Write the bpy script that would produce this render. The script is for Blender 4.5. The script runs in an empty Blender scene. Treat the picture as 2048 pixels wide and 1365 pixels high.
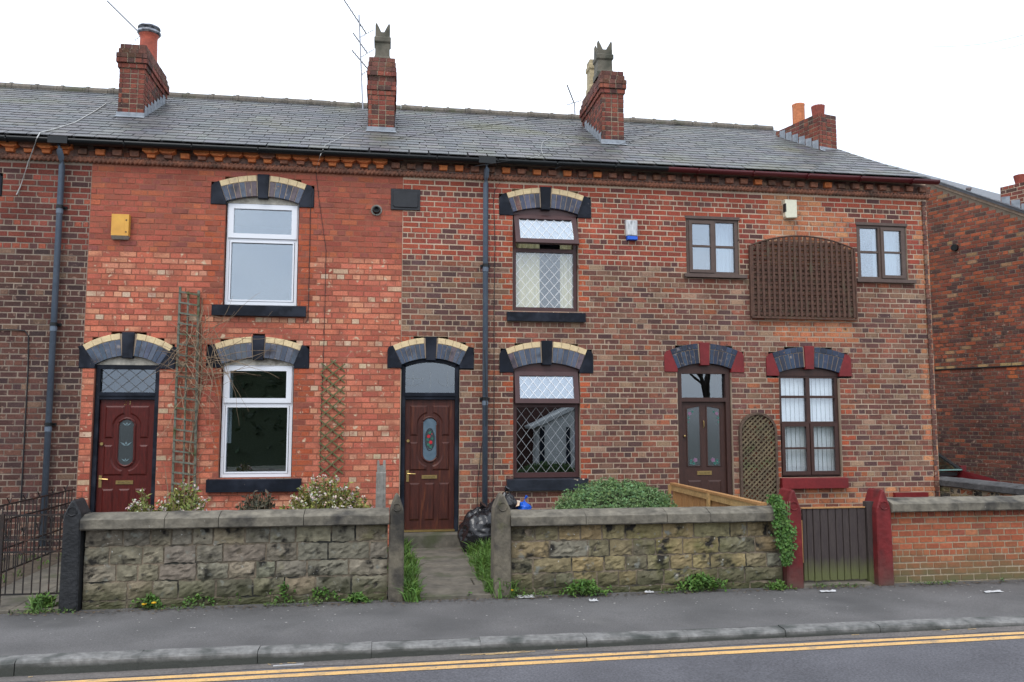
import bpy, math, random
import numpy as np
from mathutils import Vector, Matrix, Euler
random.seed(7)
RND = random.Random(11)
S = bpy.context.scene
COL = S.collection

# ------------------------------------------------------------------ camera
FPX, CX, CY = 1653.0, 1024.0, 682.5           # focal length in photo pixels (2048 wide)
YAW, PIT, DIST, HGT = math.radians(8.66), math.radians(5.39), 12.5, 1.86
_cy, _sy, _cp, _sp = math.cos(YAW), math.sin(YAW), math.cos(PIT), math.sin(PIT)
RGT = Vector((_cy, -_sy, 0)); FWD = Vector((_sy*_cp, _cy*_cp, _sp)); UPV = RGT.cross(FWD)
CAM = Vector((0, -DIST, HGT))
cam = bpy.data.cameras.new('camera'); cam_o = bpy.data.objects.new('camera', cam); COL.objects.link(cam_o)
cam.sensor_width = 36.0; cam.lens = 36.0*FPX/2048; cam.clip_start = 0.1; cam.clip_end = 2000
cam_o.location = CAM
cam_o.rotation_euler = Matrix((RGT, UPV, -FWD)).transposed().to_euler()
S.camera = cam_o

# ------------------------------------------------------------------ sky, sun, exposure
SUN_EL, SUN_AZ = math.radians(52), math.radians(205)      # azimuth: from +Y (north) clockwise
w = bpy.data.worlds.new('World'); S.world = w; w.use_nodes = True
nt = w.node_tree; N = nt.nodes; L = nt.links; N.clear()
sky = N.new('ShaderNodeTexSky'); sky.sky_type = 'NISHITA'; sky.sun_disc = False
sky.sun_elevation = SUN_EL; sky.sun_rotation = SUN_AZ; sky.air_density = 1.0; sky.dust_density = 4.0
hs = N.new('ShaderNodeHueSaturation'); hs.inputs['Saturation'].default_value = 0.5
tc = N.new('ShaderNodeTexCoord'); mp = N.new('ShaderNodeMapping'); mp.inputs['Scale'].default_value = (1, 1, 2.2)
cn = N.new('ShaderNodeTexNoise'); cn.inputs['Scale'].default_value = 2.6; cn.inputs['Detail'].default_value = 6
cr = N.new('ShaderNodeValToRGB')
cr.color_ramp.elements[0].position = .3; cr.color_ramp.elements[0].color = (8.4, 9.6, 11.6, 1)
cr.color_ramp.elements[1].position = .72; cr.color_ramp.elements[1].color = (12.8, 13.4, 14.3, 1)
mx = N.new('ShaderNodeMix'); mx.data_type = 'RGBA'; mx.inputs[0].default_value = 0.86
bg = N.new('ShaderNodeBackground'); bg.inputs['Strength'].default_value = 0.095
wo = N.new('ShaderNodeOutputWorld')
L.new(sky.outputs[0], hs.inputs['Color']); L.new(tc.outputs['Generated'], mp.inputs[0]); L.new(mp.outputs[0], cn.inputs['Vector'])
L.new(cn.outputs[0], cr.inputs[0]); L.new(hs.outputs[0], mx.inputs[6]); L.new(cr.outputs[0], mx.inputs[7])
L.new(mx.outputs[2], bg.inputs[0]); L.new(bg.outputs[0], wo.inputs[0])
sl = bpy.data.lights.new('sun', 'SUN'); sl.energy = 0.9; sl.angle = math.radians(25); sl.color = (1, .97, .93)
so = bpy.data.objects.new('sun', sl); COL.objects.link(so)
sd = Vector((math.sin(SUN_AZ)*math.cos(SUN_EL), math.cos(SUN_AZ)*math.cos(SUN_EL), math.sin(SUN_EL)))
so.rotation_euler = sd.to_track_quat('Z', 'Y').to_euler()
S.view_settings.view_transform = 'Standard'; S.view_settings.look = 'None'
S.view_settings.exposure = 0.65; S.view_settings.gamma = 1.0; S.view_settings.use_curve_mapping = False
S.render.engine = 'CYCLES'
S.cycles.max_bounces = 6; S.cycles.diffuse_bounces = 3; S.cycles.glossy_bounces = 3
S.cycles.transparent_max_bounces = 12; S.cycles.use_denoising = True

# ------------------------------------------------------------------ photo pixel -> point on a plane of the place
def ray(px, py): return RGT*((px-CX)/FPX) + UPV*((CY-py)/FPX) + FWD
def P(px, py, Y=0.0):
    d = ray(px, py); return CAM + d*((Y-CAM.y)/d.y)
def PX(px, py, Y=0.0): return P(px, py, Y).x
def PZ(px, py, Y=0.0): return P(px, py, Y).z

# ------------------------------------------------------------------ materials
MATS = {}
def mat(name, col, col2=None, scale=6.0, rough=.8, bump=.15, bscale=80.0, metal=0.0, spec=.4, src=None, detail=4.0,
        stain=None, stain_scale=1.5, stain_lo=.55, stain_hi=.7, stretch=(1, 1, 1), speck=.25, coat=0.0, grad=None, burnt=None, weather=0.0):
    """procedural surface: base colour, large noise towards col2, fine grain, optional stain patches, bump"""
    if name in MATS: return MATS[name]
    m = bpy.data.materials.new(name); m.use_nodes = True; MATS[name] = m
    nt = m.node_tree; N = nt.nodes; L = nt.links; b = N['Principled BSDF']
    g = N.new('ShaderNodeNewGeometry'); mp = N.new('ShaderNodeMapping'); mp.inputs['Scale'].default_value = stretch
    L.new(g.outputs['Position'], mp.inputs[0])
    def noise(sc, det=3.0):
        n = N.new('ShaderNodeTexNoise'); n.inputs['Scale'].default_value = sc; n.inputs['Detail'].default_value = det
        L.new(mp.outputs[0], n.inputs['Vector']); return n.outputs[0]
    def ramp(inp, lo, hi, c0=(0, 0, 0, 1), c1=(1, 1, 1, 1)):
        r = N.new('ShaderNodeValToRGB'); r.color_ramp.elements[0].position = lo; r.color_ramp.elements[1].position = hi
        r.color_ramp.elements[0].color = c0; r.color_ramp.elements[1].color = c1; L.new(inp, r.inputs[0]); return r.outputs[0]
    def mix(fac, a, bb, mode='MIX'):
        x = N.new('ShaderNodeMix'); x.data_type = 'RGBA'; x.blend_type = mode
        if isinstance(fac, (int, float)): x.inputs[0].default_value = fac
        else: L.new(fac, x.inputs[0])
        for i, v in ((6, a), (7, bb)):
            if isinstance(v, tuple): x.inputs[i].default_value = (*v[:3], 1)
            else: L.new(v, x.inputs[i])
        return x.outputs[2]
    def mulr(inp, lo, hi, top):
        r = N.new('ShaderNodeMapRange'); r.inputs[1].default_value = lo; r.inputs[2].default_value = hi; r.inputs[4].default_value = top; L.new(inp, r.inputs[0]); return r.outputs[0]
    if src == 'attr':
        a = N.new('ShaderNodeAttribute'); a.attribute_name = 'piece'; c = a.outputs['Color']
    elif src == 'obj':
        a = N.new('ShaderNodeObjectInfo'); c = a.outputs['Color']
    else: c = col
    if burnt is not None:                     # kiln-burnt ends of a brick: 'bu' runs -1..1 along each brick
        at = N.new('ShaderNodeAttribute'); at.attribute_name = 'bu'; ab = N.new('ShaderNodeMath'); ab.operation = 'ABSOLUTE'; L.new(at.outputs['Fac'], ab.inputs[0])
        ad = N.new('ShaderNodeMath'); ad.operation = 'MULTIPLY_ADD'; L.new(noise(3.3, 2), ad.inputs[0]); ad.inputs[1].default_value = 1.5; L.new(ab.outputs[0], ad.inputs[2])
        c = mix(mulr(ad.outputs[0], 1.52, 1.95, .75), c, burnt)
    if col2 is not None: c = mix(ramp(noise(scale, detail), .36, .66), c, col2)
    if speck: c = mix(1.0, c, ramp(noise(bscale*.5, 3), .25, .75, (1-speck,)*3+(1,), (1+speck,)*3+(1,)), 'MULTIPLY')
    if weather:                               # broad soot and run-off drift over the whole wall
        wm = N.new('ShaderNodeMapping'); wm.inputs['Scale'].default_value = (1.5, 1.5, .55); L.new(g.outputs['Position'], wm.inputs[0])
        wn = N.new('ShaderNodeTexNoise'); wn.inputs['Scale'].default_value = 1.0; wn.inputs['Detail'].default_value = 6; L.new(wm.outputs[0], wn.inputs['Vector'])
        c = mix(1.0, c, ramp(wn.outputs[0], .3, .7, (1-weather,)*3+(1,), (1+weather*.7,)*3+(1,)), 'MULTIPLY')
    if stain is not None:
        items = stain if isinstance(stain, list) else [(stain, stain_scale, stain_lo, stain_hi)]
        for it in items:
            f = ramp(noise(it[1], 5), it[2], it[3])
            if len(it) > 4:                       # only on courses below this height (the lower walls are scoured and limewashed)
                sz = N.new('ShaderNodeSeparateXYZ'); L.new(g.outputs['Position'], sz.inputs[0])
                mz = N.new('ShaderNodeMapRange'); mz.inputs[1].default_value = it[4]+.02; mz.inputs[2].default_value = it[4]-.02; L.new(sz.outputs['Z'], mz.inputs[0])
                mm = N.new('ShaderNodeMath'); mm.operation = 'MULTIPLY'; L.new(f, mm.inputs[0]); L.new(mz.outputs[0], mm.inputs[1]); f = mm.outputs[0]
            c = mix(f, c, it[0])
    if grad is not None:                      # algae / splash dirt growing up from the ground: (colour, z where it ends, width)
        gc, z0, z1 = grad
        sx = N.new('ShaderNodeSeparateXYZ'); L.new(g.outputs['Position'], sx.inputs[0])
        ad = N.new('ShaderNodeMath'); ad.operation = 'MULTIPLY_ADD'; L.new(noise(5.0, 4), ad.inputs[0]); ad.inputs[1].default_value = -(z0-z1)*1.2; L.new(sx.outputs['Z'], ad.inputs[2])
        mr = N.new('ShaderNodeMapRange'); mr.inputs[1].default_value = z0-(z0-z1)*.6; mr.inputs[2].default_value = z1-(z0-z1)*.6; L.new(ad.outputs[0], mr.inputs[0])
        c = mix(mr.outputs[0], c, gc)
    if isinstance(c, tuple): b.inputs['Base Color'].default_value = (*c[:3], 1)
    else: L.new(c, b.inputs['Base Color'])
    b.inputs['Roughness'].default_value = rough; b.inputs['Metallic'].default_value = metal
    b.inputs['Specular IOR Level'].default_value = spec; b.inputs['Coat Weight'].default_value = coat
    if bump:
        bp = N.new('ShaderNodeBump'); bp.inputs['Strength'].default_value = bump; bp.inputs['Distance'].default_value = .01
        L.new(noise(bscale, 4), bp.inputs['Height']); L.new(bp.outputs[0], b.inputs['Normal'])
    return m
def glass(name, tint, refl, rough=0.0, diff=None, dfac=0.0):
    """window pane: see-through tinted sheet with a mirror share that grows at grazing angles; optional obscure share"""
    if name in MATS: return MATS[name]
    m = bpy.data.materials.new(name); m.use_nodes = True; MATS[name] = m
    nt = m.node_tree; N = nt.nodes; L = nt.links; N.clear()
    o = N.new('ShaderNodeOutputMaterial'); t = N.new('ShaderNodeBsdfTransparent'); t.inputs[0].default_value = (*tint, 1)
    g = N.new('ShaderNodeBsdfGlossy'); g.inputs['Roughness'].default_value = rough; g.inputs[0].default_value = (.86, .93, 1, 1)
    lw = N.new('ShaderNodeLayerWeight'); lw.inputs[0].default_value = .35
    mr = N.new('ShaderNodeMapRange'); mr.inputs[3].default_value = refl; mr.inputs[4].default_value = min(1, refl*3.2)
    L.new(lw.outputs['Facing'], mr.inputs[0])
    base = t.outputs[0]
    if diff is not None:
        d = N.new('ShaderNodeBsdfDiffuse'); d.inputs[0].default_value = (*diff, 1)
        x = N.new('ShaderNodeMixShader'); x.inputs[0].default_value = dfac; L.new(base, x.inputs[1]); L.new(d.outputs[0], x.inputs[2]); base = x.outputs[0]
    x = N.new('ShaderNodeMixShader'); L.new(mr.outputs[0], x.inputs[0]); L.new(base, x.inputs[1]); L.new(g.outputs[0], x.inputs[2])
    bp = N.new('ShaderNodeBump'); bp.inputs['Strength'].default_value = .02; bp.inputs['Distance'].default_value = .02
    gn = N.new('ShaderNodeNewGeometry'); n = N.new('ShaderNodeTexNoise'); n.inputs['Scale'].default_value = 2.2; L.new(gn.outputs['Position'], n.inputs['Vector'])
    L.new(n.outputs[0], bp.inputs['Height']); L.new(bp.outputs[0], g.inputs['Normal'])
    L.new(x.outputs[0], o.inputs[0]); return m

# ------------------------------------------------------------------ mesh helpers
class MB:
    """collects faces; build() links them as ONE mesh object"""
    def __init__(s): s.v = []; s.f = []; s.c = []; s.col = (1, 1, 1)
    def add(s, vs, fs):
        o = len(s.v); s.v += [tuple(v) for v in vs]
        for f in fs: s.f.append(tuple(i+o for i in f)); s.c.append(s.col)
        return s
    def box(s, x0, x1, y0, y1, z0, z1):
        if x1 < x0: x0, x1 = x1, x0
        if z1 < z0: z0, z1 = z1, z0
        if y1 < y0: y0, y1 = y1, y0
        return s.add([(x0, y0, z0), (x1, y0, z0), (x1, y1, z0), (x0, y1, z0), (x0, y0, z1), (x1, y0, z1), (x1, y1, z1), (x0, y1, z1)],
                     [(0, 3, 2, 1), (4, 5, 6, 7), (0, 1, 5, 4), (1, 2, 6, 5), (2, 3, 7, 6), (3, 0, 4, 7)])
    def obox(s, c, sz, M=None):
        """oriented box: centre, size, 3x3 rotation"""
        hx, hy, hz = sz[0]/2, sz[1]/2, sz[2]/2; M = M or Matrix.Identity(3); c = Vector(c)
        vs = [c+M@Vector(p) for p in ((-hx, -hy, -hz), (hx, -hy, -hz), (hx, hy, -hz), (-hx, hy, -hz), (-hx, -hy, hz), (hx, -hy, hz), (hx, hy, hz), (-hx, hy, hz))]
        return s.add(vs, [(0, 3, 2, 1), (4, 5, 6, 7), (0, 1, 5, 4), (1, 2, 6, 5), (2, 3, 7, 6), (3, 0, 4, 7)])
    def prism(s, poly, y0, y1, inset=0.0, insd=None):
        """X-Z polygon (list of (x,z)) extruded from y0 (front) to y1; front optionally inset to bevel it"""
        a = sum(poly[i][0]*poly[(i+1) % len(poly)][1]-poly[(i+1) % len(poly)][0]*poly[i][1] for i in range(len(poly)))
        if a < 0: poly = poly[::-1]
        n = len(poly); o = []
        if inset:
            for i in range(n):
                p0, p1, p2 = Vector(poly[i-1]), Vector(poly[i]), Vector(poly[(i+1) % n])
                e1 = (p1-p0).normalized(); e2 = (p2-p1).normalized()
                n1 = Vector((-e1.y, e1.x)); n2 = Vector((-e2.y, e2.x)); b = n1+n2
                if b.length < 1e-6: b = n1
                b.normalize(); k = inset/max(.4, b.dot(n1)); o.append(p1+b*k)
            k = insd if insd is not None else inset
            vs = [(p.x, y0, p.y) for p in o]+[(p[0], y0+k, p[1]) for p in poly]+[(p[0], y1, p[1]) for p in poly]
            fs = [tuple(range(n))]+[(i, i+n, (i+1) % n+n, (i+1) % n) for i in range(n)]+[(i+n, i+2*n, (i+1) % n+2*n, (i+1) % n+n) for i in range(n)]+[tuple(range(3*n-1, 2*n-1, -1))]
        else:
            vs = [(p[0], y0, p[1]) for p in poly]+[(p[0], y1, p[1]) for p in poly]
            fs = [tuple(range(n))]+[(i, i+n, (i+1) % n+n, (i+1) % n) for i in range(n)]+[tuple(range(2*n-1, n-1, -1))]
        return s.add(vs, fs)
    def tube(s, pts, r, n=6, cap=True):
        pts = [Vector(p) for p in pts]; R = r if isinstance(r, (list, tuple)) else [r]*len(pts); vs = []; fs = []
        for i, p in enumerate(pts):
            d = (pts[min(i+1, len(pts)-1)]-pts[max(i-1, 0)]); d = d.normalized() if d.length > 1e-9 else Vector((0, 0, 1))
            a = d.orthogonal().normalized() if abs(d.z) > .9 else d.cross(Vector((0, 0, 1))).normalized(); b = d.cross(a)
            vs += [p+(a*math.cos(2*math.pi*k/n)+b*math.sin(2*math.pi*k/n))*R[i] for k in range(n)]
        for i in range(len(pts)-1):
            for k in range(n): fs.append((i*n+k, i*n+(k+1) % n, (i+1)*n+(k+1) % n, (i+1)*n+k))
        if cap: fs += [tuple(range(n-1, -1, -1)), tuple(range((len(pts)-1)*n, len(pts)*n))]
        return s.add(vs, fs)
    def lathe(s, c, prof, n=20, flute=0.0, square=False):
        """profile [(r,z)] about a vertical axis at c"""
        vs = []; fs = []
        for r, z in prof:
            for k in range(n):
                t = 2*math.pi*k/n; rr = r*(1+flute*(1 if k % 2 else -1))
                if square: tt = (t+math.pi/4); q = max(abs(math.cos(tt)), abs(math.sin(tt))); rr = r/q; t = tt
                vs.append((c[0]+rr*math.cos(t), c[1]+rr*math.sin(t), c[2]+z))
        for i in range(len(prof)-1):
            for k in range(n): fs.append((i*n+k, i*n+(k+1) % n, (i+1)*n+(k+1) % n, (i+1)*n+k))
        return s.add(vs, fs)
    def build(s, name, m, parent=None, smooth=False, colors=False):
        me = bpy.data.meshes.new(name); me.from_pydata(s.v, [], s.f); me.update()
        if colors:
            at = me.color_attributes.new('piece', 'FLOAT_COLOR', 'CORNER'); buf = []
            for f, c in zip(s.f, s.c): buf += [c[0], c[1], c[2], 1.0]*len(f)
            at.data.foreach_set('color', buf)
        if smooth: me.polygons.foreach_set('use_smooth', [True]*len(me.polygons))
        me.materials.append(m)
        return link(name, me, parent)
def link(name, data, parent=None):
    o = bpy.data.objects.new(name, data); COL.objects.link(o)
    if parent is not None:
        o.parent = parent
        if parent.type == 'EMPTY': o.matrix_parent_inverse = Matrix.Translation(-Vector(parent.location))
    return o
def thing(name, label, cat, loc=(0, 0, 0), group=None):
    o = bpy.data.objects.new(name, None); COL.objects.link(o); o.location = loc; o.empty_display_size = .1
    return tag(o, label, cat, group)
def tag(o, label, cat, group=None):
    o['label'] = label; o['category'] = cat
    if group: o['group'] = group
    return o
def struct(o, kind='structure'): o['kind'] = kind; return o
def jit(c, a=.12, rnd=RND):
    k = 1+rnd.uniform(-a, a); return tuple(max(0, v*k*(1+rnd.uniform(-a*.35, a*.35))) for v in c)

# ------------------------------------------------------------------ palette
M_brick_o = mat('brick', (1, 1, 1), src='obj', rough=.85, bump=.5, bscale=90, speck=.32, spec=.2, burnt=(.085, .046, .04), weather=.28, stain=[((.1, .06, .05), 8, .6, .8), ((.33, .22, .165), 13, .6, .74, 4.28), ((.07, .045, .042), 10, .6, .74, 4.28), ((.45, .37, .3), 17, .68, .78)])
M_brick_a = mat('brickwork', (1, 1, 1), src='attr', rough=.85, bump=.5, bscale=90, speck=.32, spec=.2, burnt=(.085, .046, .04), weather=.28, stain=[((.1, .06, .05), 8, .6, .8), ((.33, .22, .165), 13, .6, .74, 4.28), ((.07, .045, .042), 10, .6, .74, 4.28), ((.45, .37, .3), 17, .68, .78)])
M_brick_oc = mat('cleaned_brick', (1, 1, 1), src='obj', rough=.8, bump=.4, bscale=90, speck=.24, spec=.2, weather=.2, stain=[((.3, .095, .062), 5, .5, .7), ((.26, .1, .075), 13, .62, .74), ((.55, .4, .27), 10, .61, .69, 4.28)])
M_brick_ac = mat('cleaned_brickwork', (1, 1, 1), src='attr', rough=.8, bump=.4, bscale=90, speck=.24, spec=.2, weather=.2, stain=[((.3, .095, .062), 5, .5, .7), ((.26, .1, .075), 13, .62, .74), ((.55, .4, .27), 10, .61, .69, 4.28)])
M_mortar = mat('pale_mortar', (.52, .4, .29), (.39, .3, .22), 3, .95, .3, 120, speck=.15, stain=[((.26, .2, .16), 1.1, .56, .75), ((.36, .275, .2), 2.0, .3, .5, 4.28)])
M_mortar_dk = mat('sooty_mortar', (.3, .235, .18), (.2, .16, .125), 3, .95, .3, 120, speck=.15, stain=[((.15, .12, .1), 1.1, .52, .75)])
M_mortar_red = mat('red_mortar', (.30, .115, .07), (.24, .085, .055), 3, .95, .3, 120)
M_black = mat('black_gloss_paint', (.006, .008, .013), (.010, .013, .021), 4, .5, .15, 40, speck=.15, spec=.16, stain=[((.02, .024, .034), 6, .55, .7), ((.2, .18, .16), 30, .73, .76), ((.03, .035, .05), 2, .5, .75)])
M_redp = mat('dark_red_paint', (.185, .018, .02), (.145, .016, .018), 3, .5, .2, 40, speck=.15, spec=.3, stain=[((.1, .02, .02), 5, .58, .75), ((.3, .12, .1), 34, .73, .76)])
M_redpier = mat('worn_red_paint', (.17, .02, .021), (.125, .016, .017), 3, .6, .7, 22, speck=.25, spec=.25, stain=[((.085, .02, .02), 4, .55, .72), ((.3, .15, .12), 24, .71, .75)], grad=((.10, .055, .045), .3, .02))
M_cream = mat('cream_glazed_brick', (.7, .55, .31), (.6, .46, .27), 6, .6, .2, 60, speck=.12, stain=[((.38, .3, .2), 9, .62, .76), ((.2, .16, .12), 26, .7, .76)])
M_white = mat('white_plastic', (.72, .74, .78), None, rough=.3, bump=0, speck=0, spec=.5)
M_offwhite = mat('old_cream_render', (.5, .47, .4), (.4, .37, .31), 8, .8, .2, 50, stain=(.2, .18, .15), stain_scale=7)
M_brownpl = mat('rosewood_plastic', (.055, .022, .022), (.065, .027, .026), 6, .4, .05, 60, speck=.1)
M_brownwood = mat('brown_stained_wood', (.055, .023, .017), (.038, .017, .013), 10, .5, .15, 60, stretch=(6, 6, 1))
M_browngrey = mat('faded_brown_frame', (.085, .055, .045), (.1, .068, .055), 8, .55, .1, 60, speck=.12)
M_mahog = mat('mahogany_door', (.092, .0125, .0095), (.06, .0095, .0075), 7, .45, .1, 60, stretch=(7, 7, 1), spec=.25, coat=.06)
M_mahog2 = mat('walnut_door', (.072, .02, .0135), (.042, .0135, .0105), 5, .5, .1, 60, stretch=(7, 7, .8), spec=.25, coat=.03, stain=[((.13, .04, .018), 3, .58, .72)])
M_brass = mat('brass', (.42, .3, .12), None, rough=.35, metal=.9, bump=.05, speck=.15)
M_slate_o = mat('slate', (1, 1, 1), src='obj', rough=.5, bump=.35, bscale=35, spec=.5, speck=.2, stain=[((.105, .105, .065), .9, .55, .75), ((.075, .08, .09), .7, .55, .75), ((.26, .26, .22), 16, .69, .79)])
M_slate_a = mat('slates', (1, 1, 1), src='attr', rough=.5, bump=.35, bscale=35, spec=.5, speck=.2, stain=[((.105, .105, .065), .9, .55, .75), ((.075, .08, .09), .7, .55, .75), ((.26, .26, .22), 16, .69, .79)])
M_under = mat('roof_felt', (.02, .02, .022), None, rough=.9)
M_ridge = mat('ridge_tile_clay', (.12, .108, .092), (.165, .14, .112), 5, .85, .4, 40, stain=(.09, .09, .06), stain_scale=4)
M_lead = mat('lead_flashing', (.2, .225, .255), (.3, .325, .355), 9, .55, .2, 30, speck=.15)
M_gutter = mat('black_gutter', (.009, .011, .012), None, rough=.35, spec=.3, bump=.03, speck=.1)
M_gutter_red = mat('red_gutter', (.085, .012, .014), None, rough=.3, bump=.03, speck=.1)
M_pipe = mat('grey_downpipe', (.115, .145, .185), (.095, .125, .165), 3, .45, .05, 40, speck=.12)
M_terra = mat('terracotta', (.68, .22, .07), (.55, .16, .055), 6, .8, .3, 60, speck=.2, stain=(.12, .06, .04), stain_scale=5, stain_lo=.64, stain_hi=.76)
M_terrad = mat('sooty_terracotta', (.36, .15, .09), (.2, .1, .07), 7, .85, .4, 60, speck=.3, stain=(.09, .065, .05), stain_scale=3, stain_lo=.55, stain_hi=.7)
M_soot = mat('sooty_corbel', (.13, .075, .055), (.26, .12, .07), 9, .9, .4, 60, speck=.3)
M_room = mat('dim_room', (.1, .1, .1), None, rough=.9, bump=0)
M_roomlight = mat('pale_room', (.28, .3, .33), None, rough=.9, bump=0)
M_curtain = mat('cream_curtain', (.72, .62, .34), None, rough=.9, bump=.1, speck=.05)
M_net = mat('net_curtain', (.88, .9, .91), None, rough=.9, bump=.1, speck=.05)
M_glass = glass('window_glass', (.78, .83, .86), .21)
M_glass_sash = glass('sash_glass', (.7, .76, .8), .3)
M_clear = glass('clear_window_glass', (.92, .94, .95), .1)
M_fan = glass('fanlight_glass', (.5, .54, .56), .12)
M_glass_dark = glass('old_window_glass', (.5, .54, .55), .24)
M_obscure = glass('obscure_glass', (.25, .28, .29), .07, .12, (.09, .105, .11), .6)
M_leadg = mat('pale_grey_lead_strip', (.38, .4, .41), None, rough=.5, bump=0, speck=.1)
M_leadw = mat('white_lead_strip', (.86, .87, .88), None, rough=.5, bump=0, speck=.1)
M_leadd = mat('grey_lead_strip', (.1, .105, .11), None, rough=.5, bump=0, speck=.1)
M_wood_new = mat('new_fence_timber', (.42, .23, .09), (.34, .17, .065), 5, .7, .2, 60, stretch=(8, 8, 1.2))
M_wood_dark = mat('dark_stained_timber', (.042, .031, .03), (.055, .042, .038), 6, .65, .25, 50, stretch=(8, 8, 1), grad=((.1, .108, .04), .3, .12))
M_trellis = mat('brown_trellis_timber', (.105, .052, .034), (.07, .036, .026), 9, .8, .3, 60, stretch=(3, 3, 1), stain=(.08, .07, .04), stain_scale=3, stain_lo=.6, stain_hi=.75)
M_trellis_old = mat('weathered_trellis_timber', (.17, .13, .075), (.1, .08, .05), 9, .85, .3, 60, stain=(.09, .1, .045), stain_scale=4)
M_trellis_grn = mat('green_trellis_timber', (.10, .105, .04), (.13, .13, .06), 9, .8, .2, 60)
M_ladder = mat('grey_green_timber', (.11, .115, .085), (.15, .155, .125), 9, .85, .3, 60, stain=(.07, .08, .03), stain_scale=5)
M_twig = mat('dry_stems', (.3, .22, .14), (.19, .13, .085), 9, .85, .2, 60)
M_stone_o = mat('gritstone', (1, 1, 1), src='obj', rough=.9, bump=.9, bscale=28, spec=.2, speck=.35,
                stain=[((.13, .125, .05), 2.6, .56, .74), ((.065, .06, .046), 2.1, .5, .72), ((.026, .024, .021), 6.5, .56, .67), ((.2, .2, .17), 9, .62, .7), ((.5, .49, .45), 22, .69, .75)], grad=((.06, .062, .03), .32, .0))
M_coping = mat('coping_gritstone', (.175, .157, .122), (.115, .104, .083), 5, .9, .7, 30, speck=.35, stain=[((.035, .033, .03), 3, .52, .68), ((.45, .44, .4), 18, .72, .8)])
M_stonemortar = mat('stone_wall_mortar', (.24, .19, .135), (.12, .1, .072), 6, .95, .5, 60, stain=[((.03, .03, .025), 4, .5, .62), ((.4, .37, .32), 9, .64, .72)])
M_pier = mat('pier_gritstone', (.15, .13, .095), (.085, .075, .06), 5, .9, .6, 35, speck=.3, stain=[((.03, .028, .025), 2.5, .5, .68), ((.12, .12, .045), 3, .6, .75)])
M_pierblack = mat('black_painted_stone', (.012, .013, .015), (.02, .021, .023), 5, .6, .8, 30, speck=.3, stain=(.075, .075, .07), stain_scale=22, stain_lo=.72, stain_hi=.78)
M_iron = mat('rusty_black_iron', (.014, .013, .013), (.03, .019, .015), 9, .6, .2, 60, stain=(.09, .035, .02), stain_scale=7, stain_lo=.6, stain_hi=.72)
M_conc = mat('concrete', (.28, .27, .24), (.2, .19, .17), 6, .9, .4, 50, stain=(.12, .12, .1), stain_scale=5)
M_flag = mat('york_flagstone', (.145, .128, .1), (.1, .09, .073), 4, .85, .35, 30, speck=.25, stain=(.07, .075, .04), stain_scale=2)
M_asph = mat('pavement_asphalt', (.106, .102, .1), (.124, .119, .117), 1.4, .9, .6, 160, speck=.28, weather=.16, stain=[((.07, .068, .067), .8, .52, .75), ((.13, .125, .12), 2.2, .6, .78), ((.3, .3, .3), 42, .735, .76), ((.05, .05, .05), 65, .68, .73)])
M_road = mat('road_asphalt', (.108, .107, .118), (.092, .091, .101), 1.1, .85, .8, 110, speck=.4, weather=.16, stain=[((.17, .17, .18), 60, .67, .74), ((.055, .055, .06), 48, .66, .72), ((.08, .08, .088), .5, .5, .72)])
M_roadedge = mat('gutter_grit', (.14, .125, .115), (.11, .1, .095), 6, .95, .5, 90, speck=.3)
M_yellow = mat('yellow_road_paint', (.66, .4, .15), (.54, .34, .15), 7, .75, .3, 120, speck=.16, stain=[((.3, .22, .14), 6, .58, .74), ((.14, .13, .125), 34, .62, .7)])
M_kerb = mat('kerb_stone', (.185, .182, .174), (.135, .133, .128), 4, .85, .5, 45, speck=.3, stain=[((.05, .055, .05), 4, .5, .7)], grad=((.05, .053, .046), -.05, -.08))
M_soil = mat('garden_soil', (.06, .045, .03), (.09, .07, .05), 6, .95, .8, 40, speck=.4)
M_ground = mat('grassy_ground', (.05, .065, .025), (.07, .06, .04), 2, .95, .4, 30)
M_leafg = mat('hebe_leaf', (1, 1, 1), src='attr', rough=.6, bump=0, speck=0, spec=.3)
M_bag = mat('black_bin_bag', (.012, .012, .014), None, rough=.25, bump=.9, bscale=11, speck=.1, spec=.5)
M_blue = mat('blue_plastic', (.01, .1, .55), None, rough=.35, bump=.3, bscale=20, speck=.1)
M_litter = mat('white_paper', (.52, .52, .53), (.38, .37, .36), 20, .8, .3, 40, speck=.15)
M_alu = mat('aerial_aluminium', (.3, .31, .34), None, rough=.5, metal=.6, bump=0)
M_cable = mat('black_cable', (.018, .018, .02), None, rough=.6, bump=0)
M_cablew = mat('pale_cable', (.42, .42, .4), None, rough=.6, bump=0)

# ------------------------------------------------------------------ bricks
def unit_brick():
    tx, tz = .012, .045
    v = [(-.5, .5, -.5), (.5, .5, -.5), (.5, .5, .5), (-.5, .5, .5),
         (-.5, -.38, -.5), (.5, -.38, -.5), (.5, -.38, .5), (-.5, -.38, .5),
         (-.5+tx, -.5, -.5+tz), (.5-tx, -.5, -.5+tz), (.5-tx, -.5, .5-tz), (-.5+tx, -.5, .5-tz)]
    f = [(8, 9, 10, 11)]
    for a, b in ((0, 4), (4, 8)):
        for k in range(4): f.append((a+k, a+(k+1) % 4, b+(k+1) % 4, b+k))
    return v, f
UBV, UBF = unit_brick()
UB = {}
def ub_mesh(m):
    if m.name not in UB:
        me = bpy.data.meshes.new('brick'); me.from_pydata(UBV, [], UBF); me.update(); me.materials.append(m); UB[m.name] = me
        at = me.attributes.new('bu', 'FLOAT', 'POINT'); at.data.foreach_set('value', [v[0]*2 for v in UBV])
    return UB[m.name]
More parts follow.
